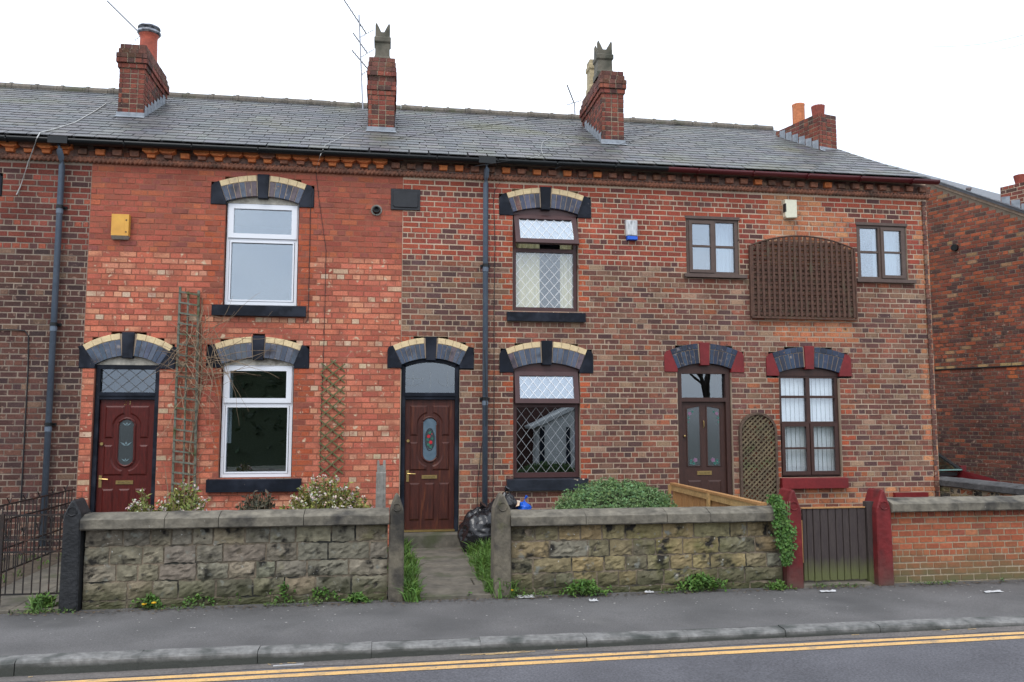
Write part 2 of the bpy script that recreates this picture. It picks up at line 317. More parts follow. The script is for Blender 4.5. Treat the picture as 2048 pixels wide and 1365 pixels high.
def lay(origin, ang, Ln, z0, z1, colfn, holes=None, zref=5.32, hh=.0836, st=.2325, dep=.1, bond=4, joint=.0125, phase=0.0, rnd=RND, joinL=False, joinR=False):
    """brick pieces for one wall face. colfn(s,z,header)->colour. holes(z)->list of (s0,s1) left open"""
    u = Vector((math.cos(ang), math.sin(ang), 0)); inn = Vector((-math.sin(ang), math.cos(ang), 0)); O = Vector((origin[0], origin[1], 0)); out = []
    k0 = math.ceil((z0-zref-hh*.5)/hh-.01); k = k0
    while True:
        zc = zref+k*hh; k += 1
        if zc+hh*.55 > z1+.01: break
        header = ((k-1) % bond) == 0
        pit = st*.5 if header else st
        off = (phase + (pit*.5 if header else ((k-1) % 2)*st*.5)) % pit
        hs = holes(zc) if holes else []
        segs = [(0.0, Ln)]
        for a, b in hs:
            ns = []
            for p, q in segs:
                if b <= p or a >= q: ns.append((p, q))
                else:
                    if a > p: ns.append((p, a))
                    if b < q: ns.append((b, q))
            segs = ns
        for p, q in segs:
            if q-p < .02: continue
            if joinL and p == 0.0: p = off+math.ceil((p-off)/pit-1e-6)*pit
            if joinR and q == Ln: q = off+math.ceil((q-off)/pit-1e-6)*pit
            cuts = [p]; n0 = math.floor((p-off)/pit)
            x = off+n0*pit
            while x < q:
                if x > p+.035 and x < q-.035: cuts.append(x)
                x += pit
            cuts.append(q)
            for a, b in zip(cuts[:-1], cuts[1:]):
                wdt = b-a-joint*rnd.uniform(.75, 1.2); h = hh-joint*rnd.uniform(.8, 1.15)
                if wdt < .02: continue
                pr = rnd.uniform(-.003, .003)
                c = O+u*((a+b)/2+rnd.uniform(-.0015, .0015))+inn*(dep/2+pr)+Vector((0, 0, zc+rnd.uniform(-.002, .002)))
                out.append((c, wdt, dep, h, ang+rnd.uniform(-.006, .006), rnd.uniform(-.006, .006), colfn((a+b)/2, zc, header)))
    return out
def emit_bricks(pieces, parent, nparts, mo, ma, name='brick'):
    pieces = sorted(pieces, key=lambda p: -(p[1]*p[3])/((p[0]-CAM).length_squared))
    me = ub_mesh(mo)
    for c, a, b, h, r, t, col in pieces[:nparts]:
        o = link(name, me, parent); o.location = c; o.scale = (a, b, h); o.rotation_euler = (0, t, r); o.color = (*col, 1)
    rest = pieces[nparts:]
    if rest:
        mb = MB()
        for c, a, b, h, r, t, col in rest:
            M = Matrix.Translation(c)@Euler((0, t, r)).to_matrix().to_4x4()@Matrix.Diagonal((a, b, h, 1)); mb.col = col
            mb.add([M@Vector(v) for v in UBV], UBF)
        o = mb.build('brickwork', ma, parent, colors=True); o['kind'] = 'stuff'
        at = o.data.attributes.new('bu', 'FLOAT', 'POINT'); at.data.foreach_set('value', [v[0]*2 for v in UBV]*len(rest))

# ------------------------------------------------------------------ ground, road, pavement
WALLY = -3.64; KERBY = -5.28
g = MB(); g.box(-300, 300, -300, 300, -.5, -.19); struct(g.build('ground', M_ground))
def roadz(x): return -.12+.0072*max(-5, min(8, x))                  # the carriageway falls gently to the left
def strip(g, y0, y1, dz, xa, xb, n, wob=0.0):
    xs = [xa+(xb-xa)*k/n for k in range(n+1)]; vs = []
    for x in xs: vs += [(x, y0+random.uniform(-wob, wob), roadz(x)+dz), (x, y1+random.uniform(-wob, wob), roadz(x)+dz)]
    g.add(vs, [(2*k, 2*k+2, 2*k+3, 2*k+1) for k in range(n)])
g = MB(); strip(g, -12.4, KERBY+.1, 0, -60, 60, 120); road = struct(g.build('road', M_road))
for a, b in ((-5.525, -5.597), (-5.645, -5.728)):
    g = MB(); strip(g, b, a, .004, -12, 18, 150, .0035); g.build('yellow_line', M_yellow, road)
g = MB(); strip(g, -5.47, KERBY, .003, -60, 60, 240, .03); g.build('gutter_strip', M_roadedge, road)
g = MB()                                                            # pavement falls slightly to the kerb
g.add([(-60, -5.17, -.025), (60, -5.17, -.025), (60, -3.4, .0), (-60, -3.4, .0), (-60, -5.17, -.3), (60, -5.17, -.3), (60, -3.4, -.3), (-60, -3.4, -.3)],
      [(0, 1, 2, 3), (0, 4, 5, 1), (3, 2, 6, 7), (0, 3, 7, 4), (1, 5, 6, 2)])
struct(g.build('pavement', M_asph))
kerb = struct(bpy.data.objects.new('kerb', None)); COL.objects.link(kerb)
jx = -2.848-.915*8
for k in range(26):
    x0 = jx+k*.9165+random.uniform(-.006, .006); x1 = jx+(k+1)*.9165-.004
    g = MB(); dz = random.uniform(-.006, .006); dy = random.uniform(-.004, .004); n = 8
    prof = [(-5.165, -.28), (-5.165, -.022), (-5.29, -.024), (-5.315, -.031), (-5.327, -.047), (-5.334, -.28)]
    vs = []; fs = []
    for i in range(n+1):
        x = x0+(x1-x0)*i/n
        for (y, z) in prof: vs.append((x, y+dy+(random.uniform(-.004, .004) if 0 < i < n else 0), z+dz+(random.uniform(-.003, .003) if z > -.2 else 0)))
    m = len(prof)
    for i in range(n):
        for j in range(m-1): fs.append((i*m+j, (i+1)*m+j, (i+1)*m+j+1, i*m+j+1))
    fs += [tuple(range(m)), tuple(range((n+1)*m-1, n*m-1, -1))]
    g.add(vs, fs); g.build('kerb_stone', M_kerb, kerb)
g = MB(); g.box(-60, 9.0, -3.4, 0.05, -.3, -.005); struct(g.build('front_garden', M_soil))
g = MB(); g.box(9.3, 16.0, -3.4, 14, -.3, .01); struct(g.build('driveway', M_asph))
g = MB(); g.box(-60, 60, -16, -12.4, -.3, .0); struct(g.build('far_pavement', M_asph))
def path(name, rows, zt=.03):
    p = struct(bpy.data.objects.new(name, None)); COL.objects.link(p)
    for (y0, y1, xs) in rows:
        for a, b in zip(xs[:-1], xs[1:]):
            g = MB(); z = zt+random.uniform(-.006, .008)
            g.prism([(a+.008, y0+.008), (b-.008, y0+.008), (b-.008, y1-.008), (a+.008, y1-.008)], 0, .06, .008)
            g.v = [(x, zz, z-y) for x, y, zz in g.v]; g.f = [f[::-1] for f in g.f]
            g.build('flagstone', M_flag, p)
ys = [-3.72, -3.2, -2.78, -2.33, -1.88, -1.42, -.95, -.42]
path('middle_path', [(a, b, [.34, 1.0, 1.22] if i == 1 else [.34, 1.19+.02*(i % 2)]) for i, (a, b) in enumerate(zip(ys[:-1], ys[1:]))])
path('left_path', [(a, b, [-4.12, -3.55+.1*(i % 2), -3.05]) for i, (a, b) in enumerate(zip(ys[:-1], ys[1:]))])
path('right_path', [(a, b, [4.55, 5.45]) for i, (a, b) in enumerate(zip(ys[:-1], ys[1:]))])

# ------------------------------------------------------------------ openings of the terrace (photo measurements turned into metres)
class Op: pass
def arched(xl, xr, zb, zs, crown, key):
    o = Op(); o.x0, o.x1, o.zb, o.zs = xl, xr, zb, zs; o.xc = (xl+xr)/2; o.a = (xr-xl)/2; o.r = max(.07, crown-zs)
    o.R = (o.a**2+o.r**2)/(2*o.r); o.zc = zs+o.r-o.R; o.t = key-(zs+o.r)-.012; o.Re = o.R+o.t; o.th = math.asin(o.a/o.R)
    o.ax = o.Re*math.sin(o.th); o.az = o.zc+o.Re*math.cos(o.th); o.arch = True; o.sw = o.a+.215
    return o
def rect(xl, xr, zb, zt):
    o = Op(); o.x0, o.x1, o.zb, o.zs = xl, xr, zb, zt; o.xc = (xl+xr)/2; o.arch = False; return o
def hole(o, z):
    if not o.arch: return [(o.x0, o.x1)] if o.zb < z < o.zs else []
    h = 0
    if o.zb < z < o.zs: h = o.a
    if o.zs-.05 < z < o.az-.04: h = o.sw
    if o.az-.04 <= z < o.zc+o.Re: h = max(h, math.sqrt(max(0, o.Re**2-(z-o.zc)**2)))
    return [(o.xc-h, o.xc+h)] if h > 0 else []
B_door = arched(PX(190, 735), PX(319, 735), .12, PZ(255, 730), PZ(254, 712), PZ(256, 665))
B_up = arched(PX(449, 500), PX(596, 500), PZ(520, 611), PZ(522, 405), PZ(524, 393), PZ(524, 350))
B_low = arched(PX(440, 840), PX(585, 840), PZ(510, 957), PZ(513, 729), PZ(515, 716), PZ(515, 672))
C_door = arched(PX(803, 760), PX(919, 760), .16, PZ(860, 730), PZ(860, 717), PZ(862, 674))
C_up = arched(PX(1026, 520), PX(1156, 520), PZ(1090, 625), PZ(1090, 427), PZ(1090, 416), PZ(1090, 375))
C_low = arched(PX(1027, 850), PX(1160, 850), PZ(1090, 957), PZ(1093, 739), PZ(1093, 726), PZ(1093, 682))
D_door = arched(PX(1357, 850), PX(1465, 850), .16, PZ(1411, 738), PZ(1411, 727), PZ(1411, 686))
D_low = arched(PX(1561, 850), PX(1682, 850), PZ(1620, 955), PZ(1622, 746), PZ(1622, 735), PZ(1622, 693))
D_ul = rect(PX(1373, 490), PX(1478, 490), PZ(1430, 556), PZ(1425, 433))
D_ur = rect(PX(1715, 500), PX(1814, 500), PZ(1765, 566), PZ(1765, 446))
def shifted(o, dx):
    n = Op(); n.__dict__.update(o.__dict__)
    for k in ('x0', 'x1', 'xc'): setattr(n, k, getattr(o, k)+dx)
    return n
A_door, A_up, A_low = (shifted(o, -4.345) for o in (B_door, B_up, B_low))

def pick(tab, rnd=RND):
    t = rnd.uniform(0, sum(w for _, w in tab))
    for c, w_ in tab:
        t -= w_
        if t <= 0: return jit(c)
    return jit(tab[-1][0])
T_up = [((.3, .068, .042), 5), ((.335, .082, .048), 3), ((.25, .062, .044), 2.4), ((.15, .055, .046), 1), ((.1, .048, .043), .4)]
T_up_h = [((.22, .066, .046), 3), ((.115, .054, .047), 3), ((.28, .074, .047), 3)]
T_lo = [((.19, .079, .055), 4.5), ((.146, .067, .054), 3.6), ((.235, .084, .055), 2.8), ((.1, .055, .05), 2.4), ((.3, .19, .125), .8), ((.21, .118, .08), 2.4), ((.3, .1, .052), .5)]
T_A_up = [((.16, .042, .031), 4), ((.12, .039, .032), 3), ((.068, .033, .031), 1.5), ((.19, .05, .035), 2)]
T_A_lo = [((.105, .047, .037), 4), ((.08, .04, .035), 4), ((.058, .035, .033), 2), ((.17, .105, .072), .8), ((.135, .06, .044), 2)]
T_B_up = [((.35, .092, .058), 6), ((.31, .085, .056), 4), ((.25, .078, .06), 2.4), ((.4, .115, .058), 1.4)]
T_B_lo = [((.52, .16, .096), 5), ((.46, .125, .078), 4), ((.52, .215, .13), 2.4), ((.37, .1, .065), 2), ((.54, .36, .24), .3)]
T_B_lo_h = [((.48, .15, .09), 4), ((.53, .38, .26), 1.8), ((.53, .25, .155), 3)]
T_quoin = [((.38, .092, .042), 4), ((.33, .08, .042), 3), ((.22, .068, .046), 2)]
T_patch = [((.42, .15, .075), 4), ((.45, .2, .1), 2), ((.36, .13, .07), 2)]
def quoin(o, x, z, wid=.19):
    return o.zb-.02 < z < o.zs and (o.x0-wid < x < o.x0 or o.x1 < x < o.x1+wid)
def colA(X, z, h):
    if z > 4.3: return pick(T_A_up if not h else T_up_h)
    return pick(T_A_lo)
def colB(X, z, h):
    if any(quoin(o, X, z) for o in (B_up, B_low)): return pick(T_quoin)
    if z > 4.28: return pick(T_B_up)
    return pick(T_B_lo_h if h else T_B_lo)
def colC(X, z, h):
    if quoin(C_up, X, z, .17) or quoin(C_low, X, z, .17):
        if RND.random() < .75: return pick(T_quoin)
    if abs(z-3.06) < .05 and X < 2: return pick(T_quoin)
    if z > 4.28: return pick(T_up_h if h else T_up)
    return pick(T_lo)
def colD(X, z, h):
    if 6.05 < X < 7.62 and z > 4.4 and not (z > 5.25 and X > 7.2): return pick(T_patch)
    if 6.2 < X < 7.6 and 3.1 < z < 3.5: return pick(T_patch)
    if quoin(D_low, X, z, .15) and RND.random() < .6: return pick(T_quoin)
    if X > 8.74 and RND.random() < .55: return pick(T_patch)
    if z < .75 and RND.random() < .5: return pick(T_patch)
    if z > 4.28: return pick(T_up_h if h else T_up)
    return pick(T_lo)

# ------------------------------------------------------------------ roof plane
EY, EZ, RP, RY = -.18, 5.875, math.radians(30), 3.25
TANR = math.tan(RP); RZ = EZ+TANR*(RY-EY)
def roofz(y): return EZ+TANR*(y-EY)
def roofpix(px, py):
    d = ray(px, py); s = (EZ+TANR*(CAM.y-EY)-CAM.z)/(d.z-TANR*d.y); return CAM+d*s
VX0, VX1 = 8.93, 7.88                                       # the slanting verge at the end of the row: eave and ridge
def verge(y): return VX0+(VX1-VX0)*(y-EY)/(RY-EY)
USV = [(-.5, 0, 0), (.5, 0, 0), (.5, 1, 0), (-.5, 1, 0), (-.5, 0, 1), (.5, 0, 1), (.5, 1, 1), (-.5, 1, 1)]
USF = [(4, 5, 6, 7), (0, 1, 5, 4), (1, 2, 6, 5), (3, 0, 4, 7)]
us_me = bpy.data.meshes.new('slate'); us_me.from_pydata(USV, [], USF); us_me.update(); us_me.materials.append(M_slate_o)
def lay_slates(x0, x1, parent, nparts, vg=None):
    exp = .198; n = int((RY-EY)/math.cos(RP)/exp)+1; out = []
    for i in range(n):
        t = i*exp; y = EY+t*math.cos(RP); wd = .3
        lim = x1 if vg is None else vg(y+.06)
        k = math.floor((x0-1)/wd)
        while True:
            xa = k*wd+(i % 2)*.15+.03*math.sin(i*2.7); k += 1
            if xa > lim-.02: break
            if xa+wd/2 < x0 or (vg is None and xa+wd/2 >= x1): continue
            a = xa; b = xa+wd+RND.uniform(-.01, .01)
            if vg is not None: b = min(b, lim+RND.uniform(-.02, .05))
            if b-a < .05: continue
            tt = t+RND.uniform(-.006, .006)-(RND.uniform(.02, .05) if RND.random() < .012 else 0)
            yy = EY+tt*math.cos(RP); zz = EZ+tt*math.sin(RP)+.012
            g_ = RND.choice([(.098, .098, .1), (.088, .089, .093), (.112, .111, .11), (.096, .096, .096), (.118, .115, .107), (.076, .077, .081)])
            ln = min(.40, (RY-yy)/math.cos(RP)+.02)
            out.append((Vector(((a+b)/2, yy, zz)), (b-a)-.013, ln, RP-math.radians(2.6)+RND.uniform(-.006, .006), RND.uniform(-.008, .008), jit(g_, .16)))
    out.sort(key=lambda p: -p[1]/((p[0]-CAM).length_squared))
    for c, wd, ln, rx, rz, col in out[:nparts]:
        o = link('slate', us_me, parent); o.location = c; o.scale = (wd, ln, .012); o.rotation_euler = (rx, 0, rz); o.color = (*col, 1)
    mb = MB()
    for c, wd, ln, rx, rz, col in out[nparts:]:
        M = Matrix.Translation(c)@Euler((rx, 0, rz)).to_matrix().to_4x4()@Matrix.Diagonal((wd, ln, .012, 1)); mb.col = col
        mb.add([M@Vector(v) for v in USV], USF)
    if mb.v: o = mb.build('slating', M_slate_a, parent, colors=True); o['kind'] = 'stuff'
def ridge_tiles(x0, x1, parent):
    n = max(1, round((x1-x0)/.435)); st = (x1-x0)/n; prof = []
    for i in range(n):
        a = x0+i*st; b = a+st-.006; g = MB(); vs = []; fs = []; K = 8
        secs = [(a, .1), (a+.05, .1), (a+.055, .115), (a+.1, .115), (a+.105, .1), (b, .098)]
        dz = random.uniform(-.008, .008)
        for x, r in secs:
            for k in range(K+1):
                t = math.pi*(-.12+1.24*k/K); vs.append((x, RY-r*1.05*math.cos(t), RZ+.0+dz+r*.9*math.sin(t)))
        for j in range(len(secs)-1):
            for k in range(K): fs.append((j*(K+1)+k, j*(K+1)+k+1, (j+1)*(K+1)+k+1, (j+1)*(K+1)+k))
        fs += [tuple(range(K+1)), tuple(range((len(secs)-1)*(K+1)+K, (len(secs)-1)*(K+1)-1, -1))]
        g.add(vs, fs); g.build('ridge_tile', M_ridge, parent, smooth=False)

# ------------------------------------------------------------------ parts of a facade
def build_arch(o, house, kind, clear=True):
    """segmental arch: springers, keystone, voussoirs and an outer ring of short bricks"""
    mk = M_black if kind != 'red' else M_redp
    def at(ang, r): return (o.xc+r*math.sin(ang), o.zc+r*math.cos(ang))
    R, Re, th = o.R, o.Re, o.th; t1 = .086
    base = MB(); kk = 16
    poly = [at(-th+2*th*i/kk, R+.004) for i in range(kk+1)]+[at(th-2*th*i/kk, Re-.004) for i in range(kk+1)]
    base.prism(poly, -.002, .1); root = base.build('arch', M_mortar if kind != 'red' else M_mortar, house)
    kw0, kw1 = .072, .086
    for sgn in (-1, 1):
        p = [(o.xc+sgn*o.a, o.zs-.055), (o.xc+sgn*o.a, o.zs), at(sgn*th, R), at(sgn*th, Re), (o.xc+sgn*(o.ax+.06), o.az-.018), (o.xc+sgn*o.sw, o.az-.075), (o.xc+sgn*o.sw, o.zs-.055)]
        g = MB(); g.prism(p, -.016, .1, .005); g.build('springer', mk, root)
    kz1 = o.zc+Re+.012; kz0 = o.zc+R-.035
    g = MB(); g.prism([(o.xc-kw0, kz0), (o.xc+kw0, kz0), (o.xc+kw1, kz1), (o.xc-kw1, kz1)], -.034, .1, .006); g.build('keystone', mk, root)
    if kind == 'blue': tab = [((.055, .075, .115), 4), ((.085, .105, .15), 3), ((.11, .085, .1), 1.5)]
    elif kind == 'bluered': tab = [((.05, .06, .1), 4), ((.085, .095, .14), 2), ((.16, .07, .06), 2), ((.04, .045, .07), 2)]
    elif kind == 'bluegrey': tab = [((.085, .1, .13), 4), ((.065, .08, .11), 3), ((.1, .115, .145), 2)]
    else: tab = [((.022, .036, .07), 4), ((.03, .05, .09), 3), ((.016, .024, .045), 2)]
    me_m = mat('glazed_blue_brick', (1, 1, 1), src='obj', rough=.45, bump=.25, bscale=50, speck=.2, stain=[((.24, .21, .2), 12, .62, .74), ((.03, .03, .04), 5, .54, .7), ((.26, .14, .1), 20, .7, .76)])
    for sgn in (-1, 1):
        a0 = math.asin(.083/R)
        n = 6 if kind != 'bluegrey' else 6; m = 4 if kind != 'red' else 4
        for i in range(n):
            q0 = a0+(th-a0)*i/n+.003; q1 = a0+(th-a0)*(i+1)/n-.003
            if kind == 'bluegrey': q0 -= .0015; q1 += .0015
            g = MB(); g.prism([at(sgn*q0, R), at(sgn*q1, R), at(sgn*q1, Re-t1-.008), at(sgn*q0, Re-t1-.008)], -.011+RND.uniform(-.002, .002), .09, .003)
            v = g.build('voussoir', me_m, root); v.color = (*pick(tab), 1)
        n = 5 if kind == 'red' else 4
        for i in range(n):
            q0 = a0+(th-a0)*i/n+.0018; q1 = a0+(th-a0)*(i+1)/n-.0018
            g = MB(); g.prism([at(sgn*q0, Re-t1), at(sgn*q1, Re-t1), at(sgn*q1, Re), at(sgn*q0, Re)], -.012+RND.uniform(-.0015, .0015), .09, .003)
            v = g.build('arch_brick', M_cream if kind != 'red' else me_m, root); v.color = (*pick(tab), 1)
    return root
def head_panel(o, house, m, y=.055, zt=None):
    """infill board between arch and frame"""
    zt = zt if zt is not None else o.zs-.06; kk = 12
    pts = [(o.x1, zt), (o.x1, o.zs)]+[(o.xc+o.R*math.sin(o.th-2*o.th*i/kk), o.zc+o.R*math.cos(o.th-2*o.th*i/kk)) for i in range(1, kk)]+[(o.x0, o.zs), (o.x0, zt)]
    g = MB(); g.prism(pts, y, .14); return g.build('head_board', m, house)
def sill(o, house, m, z1, h, ext, y=-.075, name='sill'):
    g = MB(); x0, x1 = o.x0-ext, o.x1+ext
    vs = [(x0, y, z1-h), (x1, y, z1-h), (x1, .12, z1-h), (x0, .12, z1-h), (x0, y, z1-.018), (x1, y, z1-.018), (x1, y+.012, z1-.01), (x0, y+.012, z1-.01), (x1, .12, z1+.004), (x0, .12, z1+.004)]
    g.add(vs, [(3, 2, 1, 0), (0, 1, 5, 4), (4, 5, 6, 7), (7, 6, 8, 9), (0, 4, 7, 9, 3), (1, 2, 8, 6, 5), (2, 3, 9, 8)])
    return g.build(name, m, house)
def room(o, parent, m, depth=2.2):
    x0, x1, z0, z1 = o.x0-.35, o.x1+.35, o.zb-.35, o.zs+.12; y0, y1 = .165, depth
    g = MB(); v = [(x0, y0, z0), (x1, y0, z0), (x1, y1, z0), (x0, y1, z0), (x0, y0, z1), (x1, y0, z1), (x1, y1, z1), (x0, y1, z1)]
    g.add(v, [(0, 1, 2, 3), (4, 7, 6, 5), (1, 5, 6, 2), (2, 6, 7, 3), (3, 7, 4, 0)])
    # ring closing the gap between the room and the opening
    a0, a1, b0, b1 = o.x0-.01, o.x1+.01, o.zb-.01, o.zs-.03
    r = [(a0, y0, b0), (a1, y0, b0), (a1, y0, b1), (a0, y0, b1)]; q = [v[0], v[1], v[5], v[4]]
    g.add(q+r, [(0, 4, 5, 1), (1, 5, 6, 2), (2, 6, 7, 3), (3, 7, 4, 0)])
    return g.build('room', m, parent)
def frame(g, x0, x1, z0, z1, wx, wz0, wz1, y0, y1):
    g.box(x0, x0+wx, y0, y1, z0, z1); g.box(x1-wx, x1, y0, y1, z0, z1)
    g.box(x0+wx, x1-wx, y0, y1, z0, z0+wz0); g.box(x0+wx, x1-wx, y0, y1, z1-wz1, z1)
def pane(x0, x1, z0, z1, y, parent, m=None, name='pane', M=None):
    g = MB(); g.box(x0, x1, y, y+.012, z0, z1)
    if M: g.v = [tuple(M@Vector(v)) for v in g.v]
    return g.build(name, m or M_glass, parent)
def leading(x0, x1, z0, z1, y, nx, nz, parent, m, wd=.0042, M=None, name='leading'):
    """diamond lead strips clipped to the pane"""
    g = MB(); W, H = x1-x0, z1-z0; px, pz = W/nx, H/nz
    for sg in (1, -1):
        for k in range(-nz-1, nx+nz+2):
            pts = []
            # line x = x0 + k*px + sg*(z-z0)*px/pz
            za, zb_ = z0, z1
            f = lambda z: x0+k*px+sg*(z-z0)*px/pz
            zs_ = sorted([z0+(x0-x0-k*px)*pz/px/sg, z0+(x1-x0-k*px)*pz/px/sg]); za = max(z0, zs_[0]); zb_ = min(z1, zs_[1])
            if zb_-za < .01: continue
            xa, xb = f(za), f(zb_); d = Vector((xb-xa, zb_-za)).normalized(); n = Vector((-d.y, d.x))*wd/2
            g.add([(xa-n.x, y, za-n.y), (xb-n.x, y, zb_-n.y), (xb+n.x, y, zb_+n.y), (xa+n.x, y, za+n.y),
                   (xa-n.x, y+.003, za-n.y), (xb-n.x, y+.003, zb_-n.y), (xb+n.x, y+.003, zb_+n.y), (xa+n.x, y+.003, za+n.y)],
                  [(0, 1, 2, 3), (7, 6, 5, 4), (0, 4, 5, 1), (2, 6, 7, 3)])
    if M: g.v = [tuple(M@Vector(v)) for v in g.v]
    return g.build(name, m, parent)
def curtain(x0, x1, z0, z1, y, parent, m, folds=6, amp=.018, name='curtain'):
    n = folds*6; g = MB(); vs = []; fs = []; ph = RND.uniform(0, 6)
    for i in range(n+1):
        x = x0+(x1-x0)*i/n; d = amp*math.sin(ph+i/n*folds*2*math.pi)+amp*.4*math.sin(i*.9)
        for yy in (0, .006): vs += [(x, y+d+yy, z0), (x, y+d*.75+yy, z1)]
    for i in range(n): fs += [(4*i, 4*i+4, 4*i+5, 4*i+1), (4*i+2, 4*i+3, 4*i+7, 4*i+6)]
    return g.add(vs, fs).build(name, m, parent, smooth=True)
def win_white(o, house, zsash, dark, label=None):
    """white plastic window with a top-hung light over a fixed pane"""
    y0, y1 = .075, .15; f = MB(); x0, x1, z0, z1 = o.x0+.012, o.x1-.012, o.zb+.012, o.zs-.012
    frame(f, x0, x1, z0, z1, .042, .05, .04, y0, y1); f.box(x0+.042, x1-.042, y0, y1, zsash-.05, zsash-.012)
    w_ = f.build('window', M_white, house)
    g = MB(); frame(g, x0+.018, x1-.018, zsash-.008, z1-.012, .078, .07, .07, y0-.024, y0+.02); g.build('sash', M_white, w_)
    g = MB(); frame(g, x0+.05, x1-.05, z0+.055, zsash-.052, .022, .022, .022, y0-.008, y0+.02); g.build('glazing_bead', M_white, w_)
    pane(x0+.09, x1-.09, zsash+.055, z1-.075, y0+.008, w_); pane(x0+.068, x1-.068, z0+.072, zsash-.072, y0+.03, w_)
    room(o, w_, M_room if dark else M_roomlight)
    head_panel(o, house, M_offwhite, .06, z1)
    return w_
def swing(zh, yh, ang): return Matrix.Translation((0, yh, zh))@Matrix.Rotation(-ang, 4, 'X')@Matrix.Translation((0, -yh, -zh))
def win_leaded(o, house, ztr, ang, curt, dark):
    """rosewood plastic window, leaded in white diamonds, its top light hung open"""
    y0, y1 = .07, .15; x0, x1, z0, z1 = o.x0+.008, o.x1-.008, o.zb+.008, o.zs-.03; f = MB()
    frame(f, x0, x1, z0, z1, .05, .075, .04, y0, y1); f.box(x0+.05, x1-.05, y0, y1, ztr-.03, ztr+.03)
    w_ = f.build('window', M_brownpl, house)
    pane(x0+.052, x1-.052, z0+.077, ztr-.032, y0+.03, w_, M_clear if not dark else M_glass_dark)
    leading(x0+.052, x1-.052, z0+.077, ztr-.032, y0+.024, 6, 5, w_, M_leadw if not dark else M_leadg, .0066 if not dark else .0036)
    M = swing(z1-.01, y0, ang)
    g = MB(); frame(g, x0+.012, x1-.012, ztr+.012, z1-.008, .075, .075, .07, y0-.03, y0+.02); g.v = [tuple(M@Vector(v)) for v in g.v]
    s_ = g.build('sash', M_brownpl, w_)
    a = (x0+.088, x1-.088, ztr+.088, z1-.08)
    pane(*a, y0-.005, w_, M_glass_sash, 'pane', M); leading(*a, y0-.011, 6, 2 if not dark else 2, w_, M_leadw, .0062, M)
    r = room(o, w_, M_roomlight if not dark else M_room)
    if curt:
        curtain(x0+.03, x0+.44, z0+.05, z1, .17, w_, M_curtain, 4); curtain(x1-.24, x1-.02, z0+.05, z1, .17, w_, M_curtain, 3)
    head_panel(o, house, M_brownpl, .045, z1)
    return w_
def capsule(cx, z0, z1, r, n=10):
    return [(cx+r*math.cos(math.pi*i/n), z1-r+r*math.sin(math.pi*i/n)) for i in range(n+1)]+[(cx+r*math.cos(math.pi+math.pi*i/n), z0+r+r*math.sin(math.pi+math.pi*i/n)) for i in range(n+1)]
def tulips(cx, z0, z1, y, parent):
    g = MB()
    for z, k in ((z1-.075, 1), ((z0+z1)/2-.03, 1.3), (z0+.07, .9)):
        for s in (-1, 1):
            g.prism([(cx, z-.02*k), (cx+s*.03*k, z-.01*k), (cx+s*.06*k, z+.025*k), (cx+s*.02*k, z+.006*k)], y-.002, y+.001)
        g.prism([(cx-.012*k, z+.01*k), (cx, z-.006*k), (cx+.012*k, z+.01*k), (cx, z+.03*k)], y-.002, y+.001)
    g.build('etched_flower', mat('etched_glass', (.14, .2, .22), None, rough=.5, bump=0, speck=0), parent)
def roses(cx, z0, z1, y, parent):
    zc = (z0+z1)/2; g = MB()
    ring = [(cx+.068*math.cos(t*math.pi/12), zc+.165*math.sin(t*math.pi/12)) for t in range(24)]
    g.tube([(a, y-.002, b) for a, b in ring+ring[:1]], .0065, 5, False); g.prism([(cx+.9*(a-cx), zc+.9*(b-zc)) for a, b in ring], y-.0015, y+.001)
    g.build('oval_leading', mat('dark_lead', (.03, .04, .045), None, rough=.5, bump=0), parent)
    def blob(px, pz, r, nm, m, k=6, st=.35):
        g = MB(); g.prism([(px+r*(1+st*(i % 2))*math.cos(i*math.pi/k), pz+r*(1+st*(i % 2))*math.sin(i*math.pi/k)) for i in range(2*k)], y-.005, y); g.build(nm, m, parent)
    mr = mat('red_stained_glass', (.42, .02, .03), None, rough=.25, bump=0, speck=.2); mg = mat('green_stained_glass', (.03, .13, .09), None, rough=.25, bump=0, speck=.2)
    blob(cx-.018, zc+.045, .024, 'stained_rose', mr, 5, .15); blob(cx+.014, zc-.045, .025, 'stained_rose', mr, 5, .15); blob(cx+.03, zc+.08, .009, 'stained_rose', mr, 4, .1)
    for dx, dz, r in ((.0, .1, .02), (-.03, -.005, .018), (.036, .01, .016), (-.02, -.08, .02), (.015, -.115, .018)): blob(cx+dx, zc+dz, r, 'stained_leaf', mg, 3, .5)
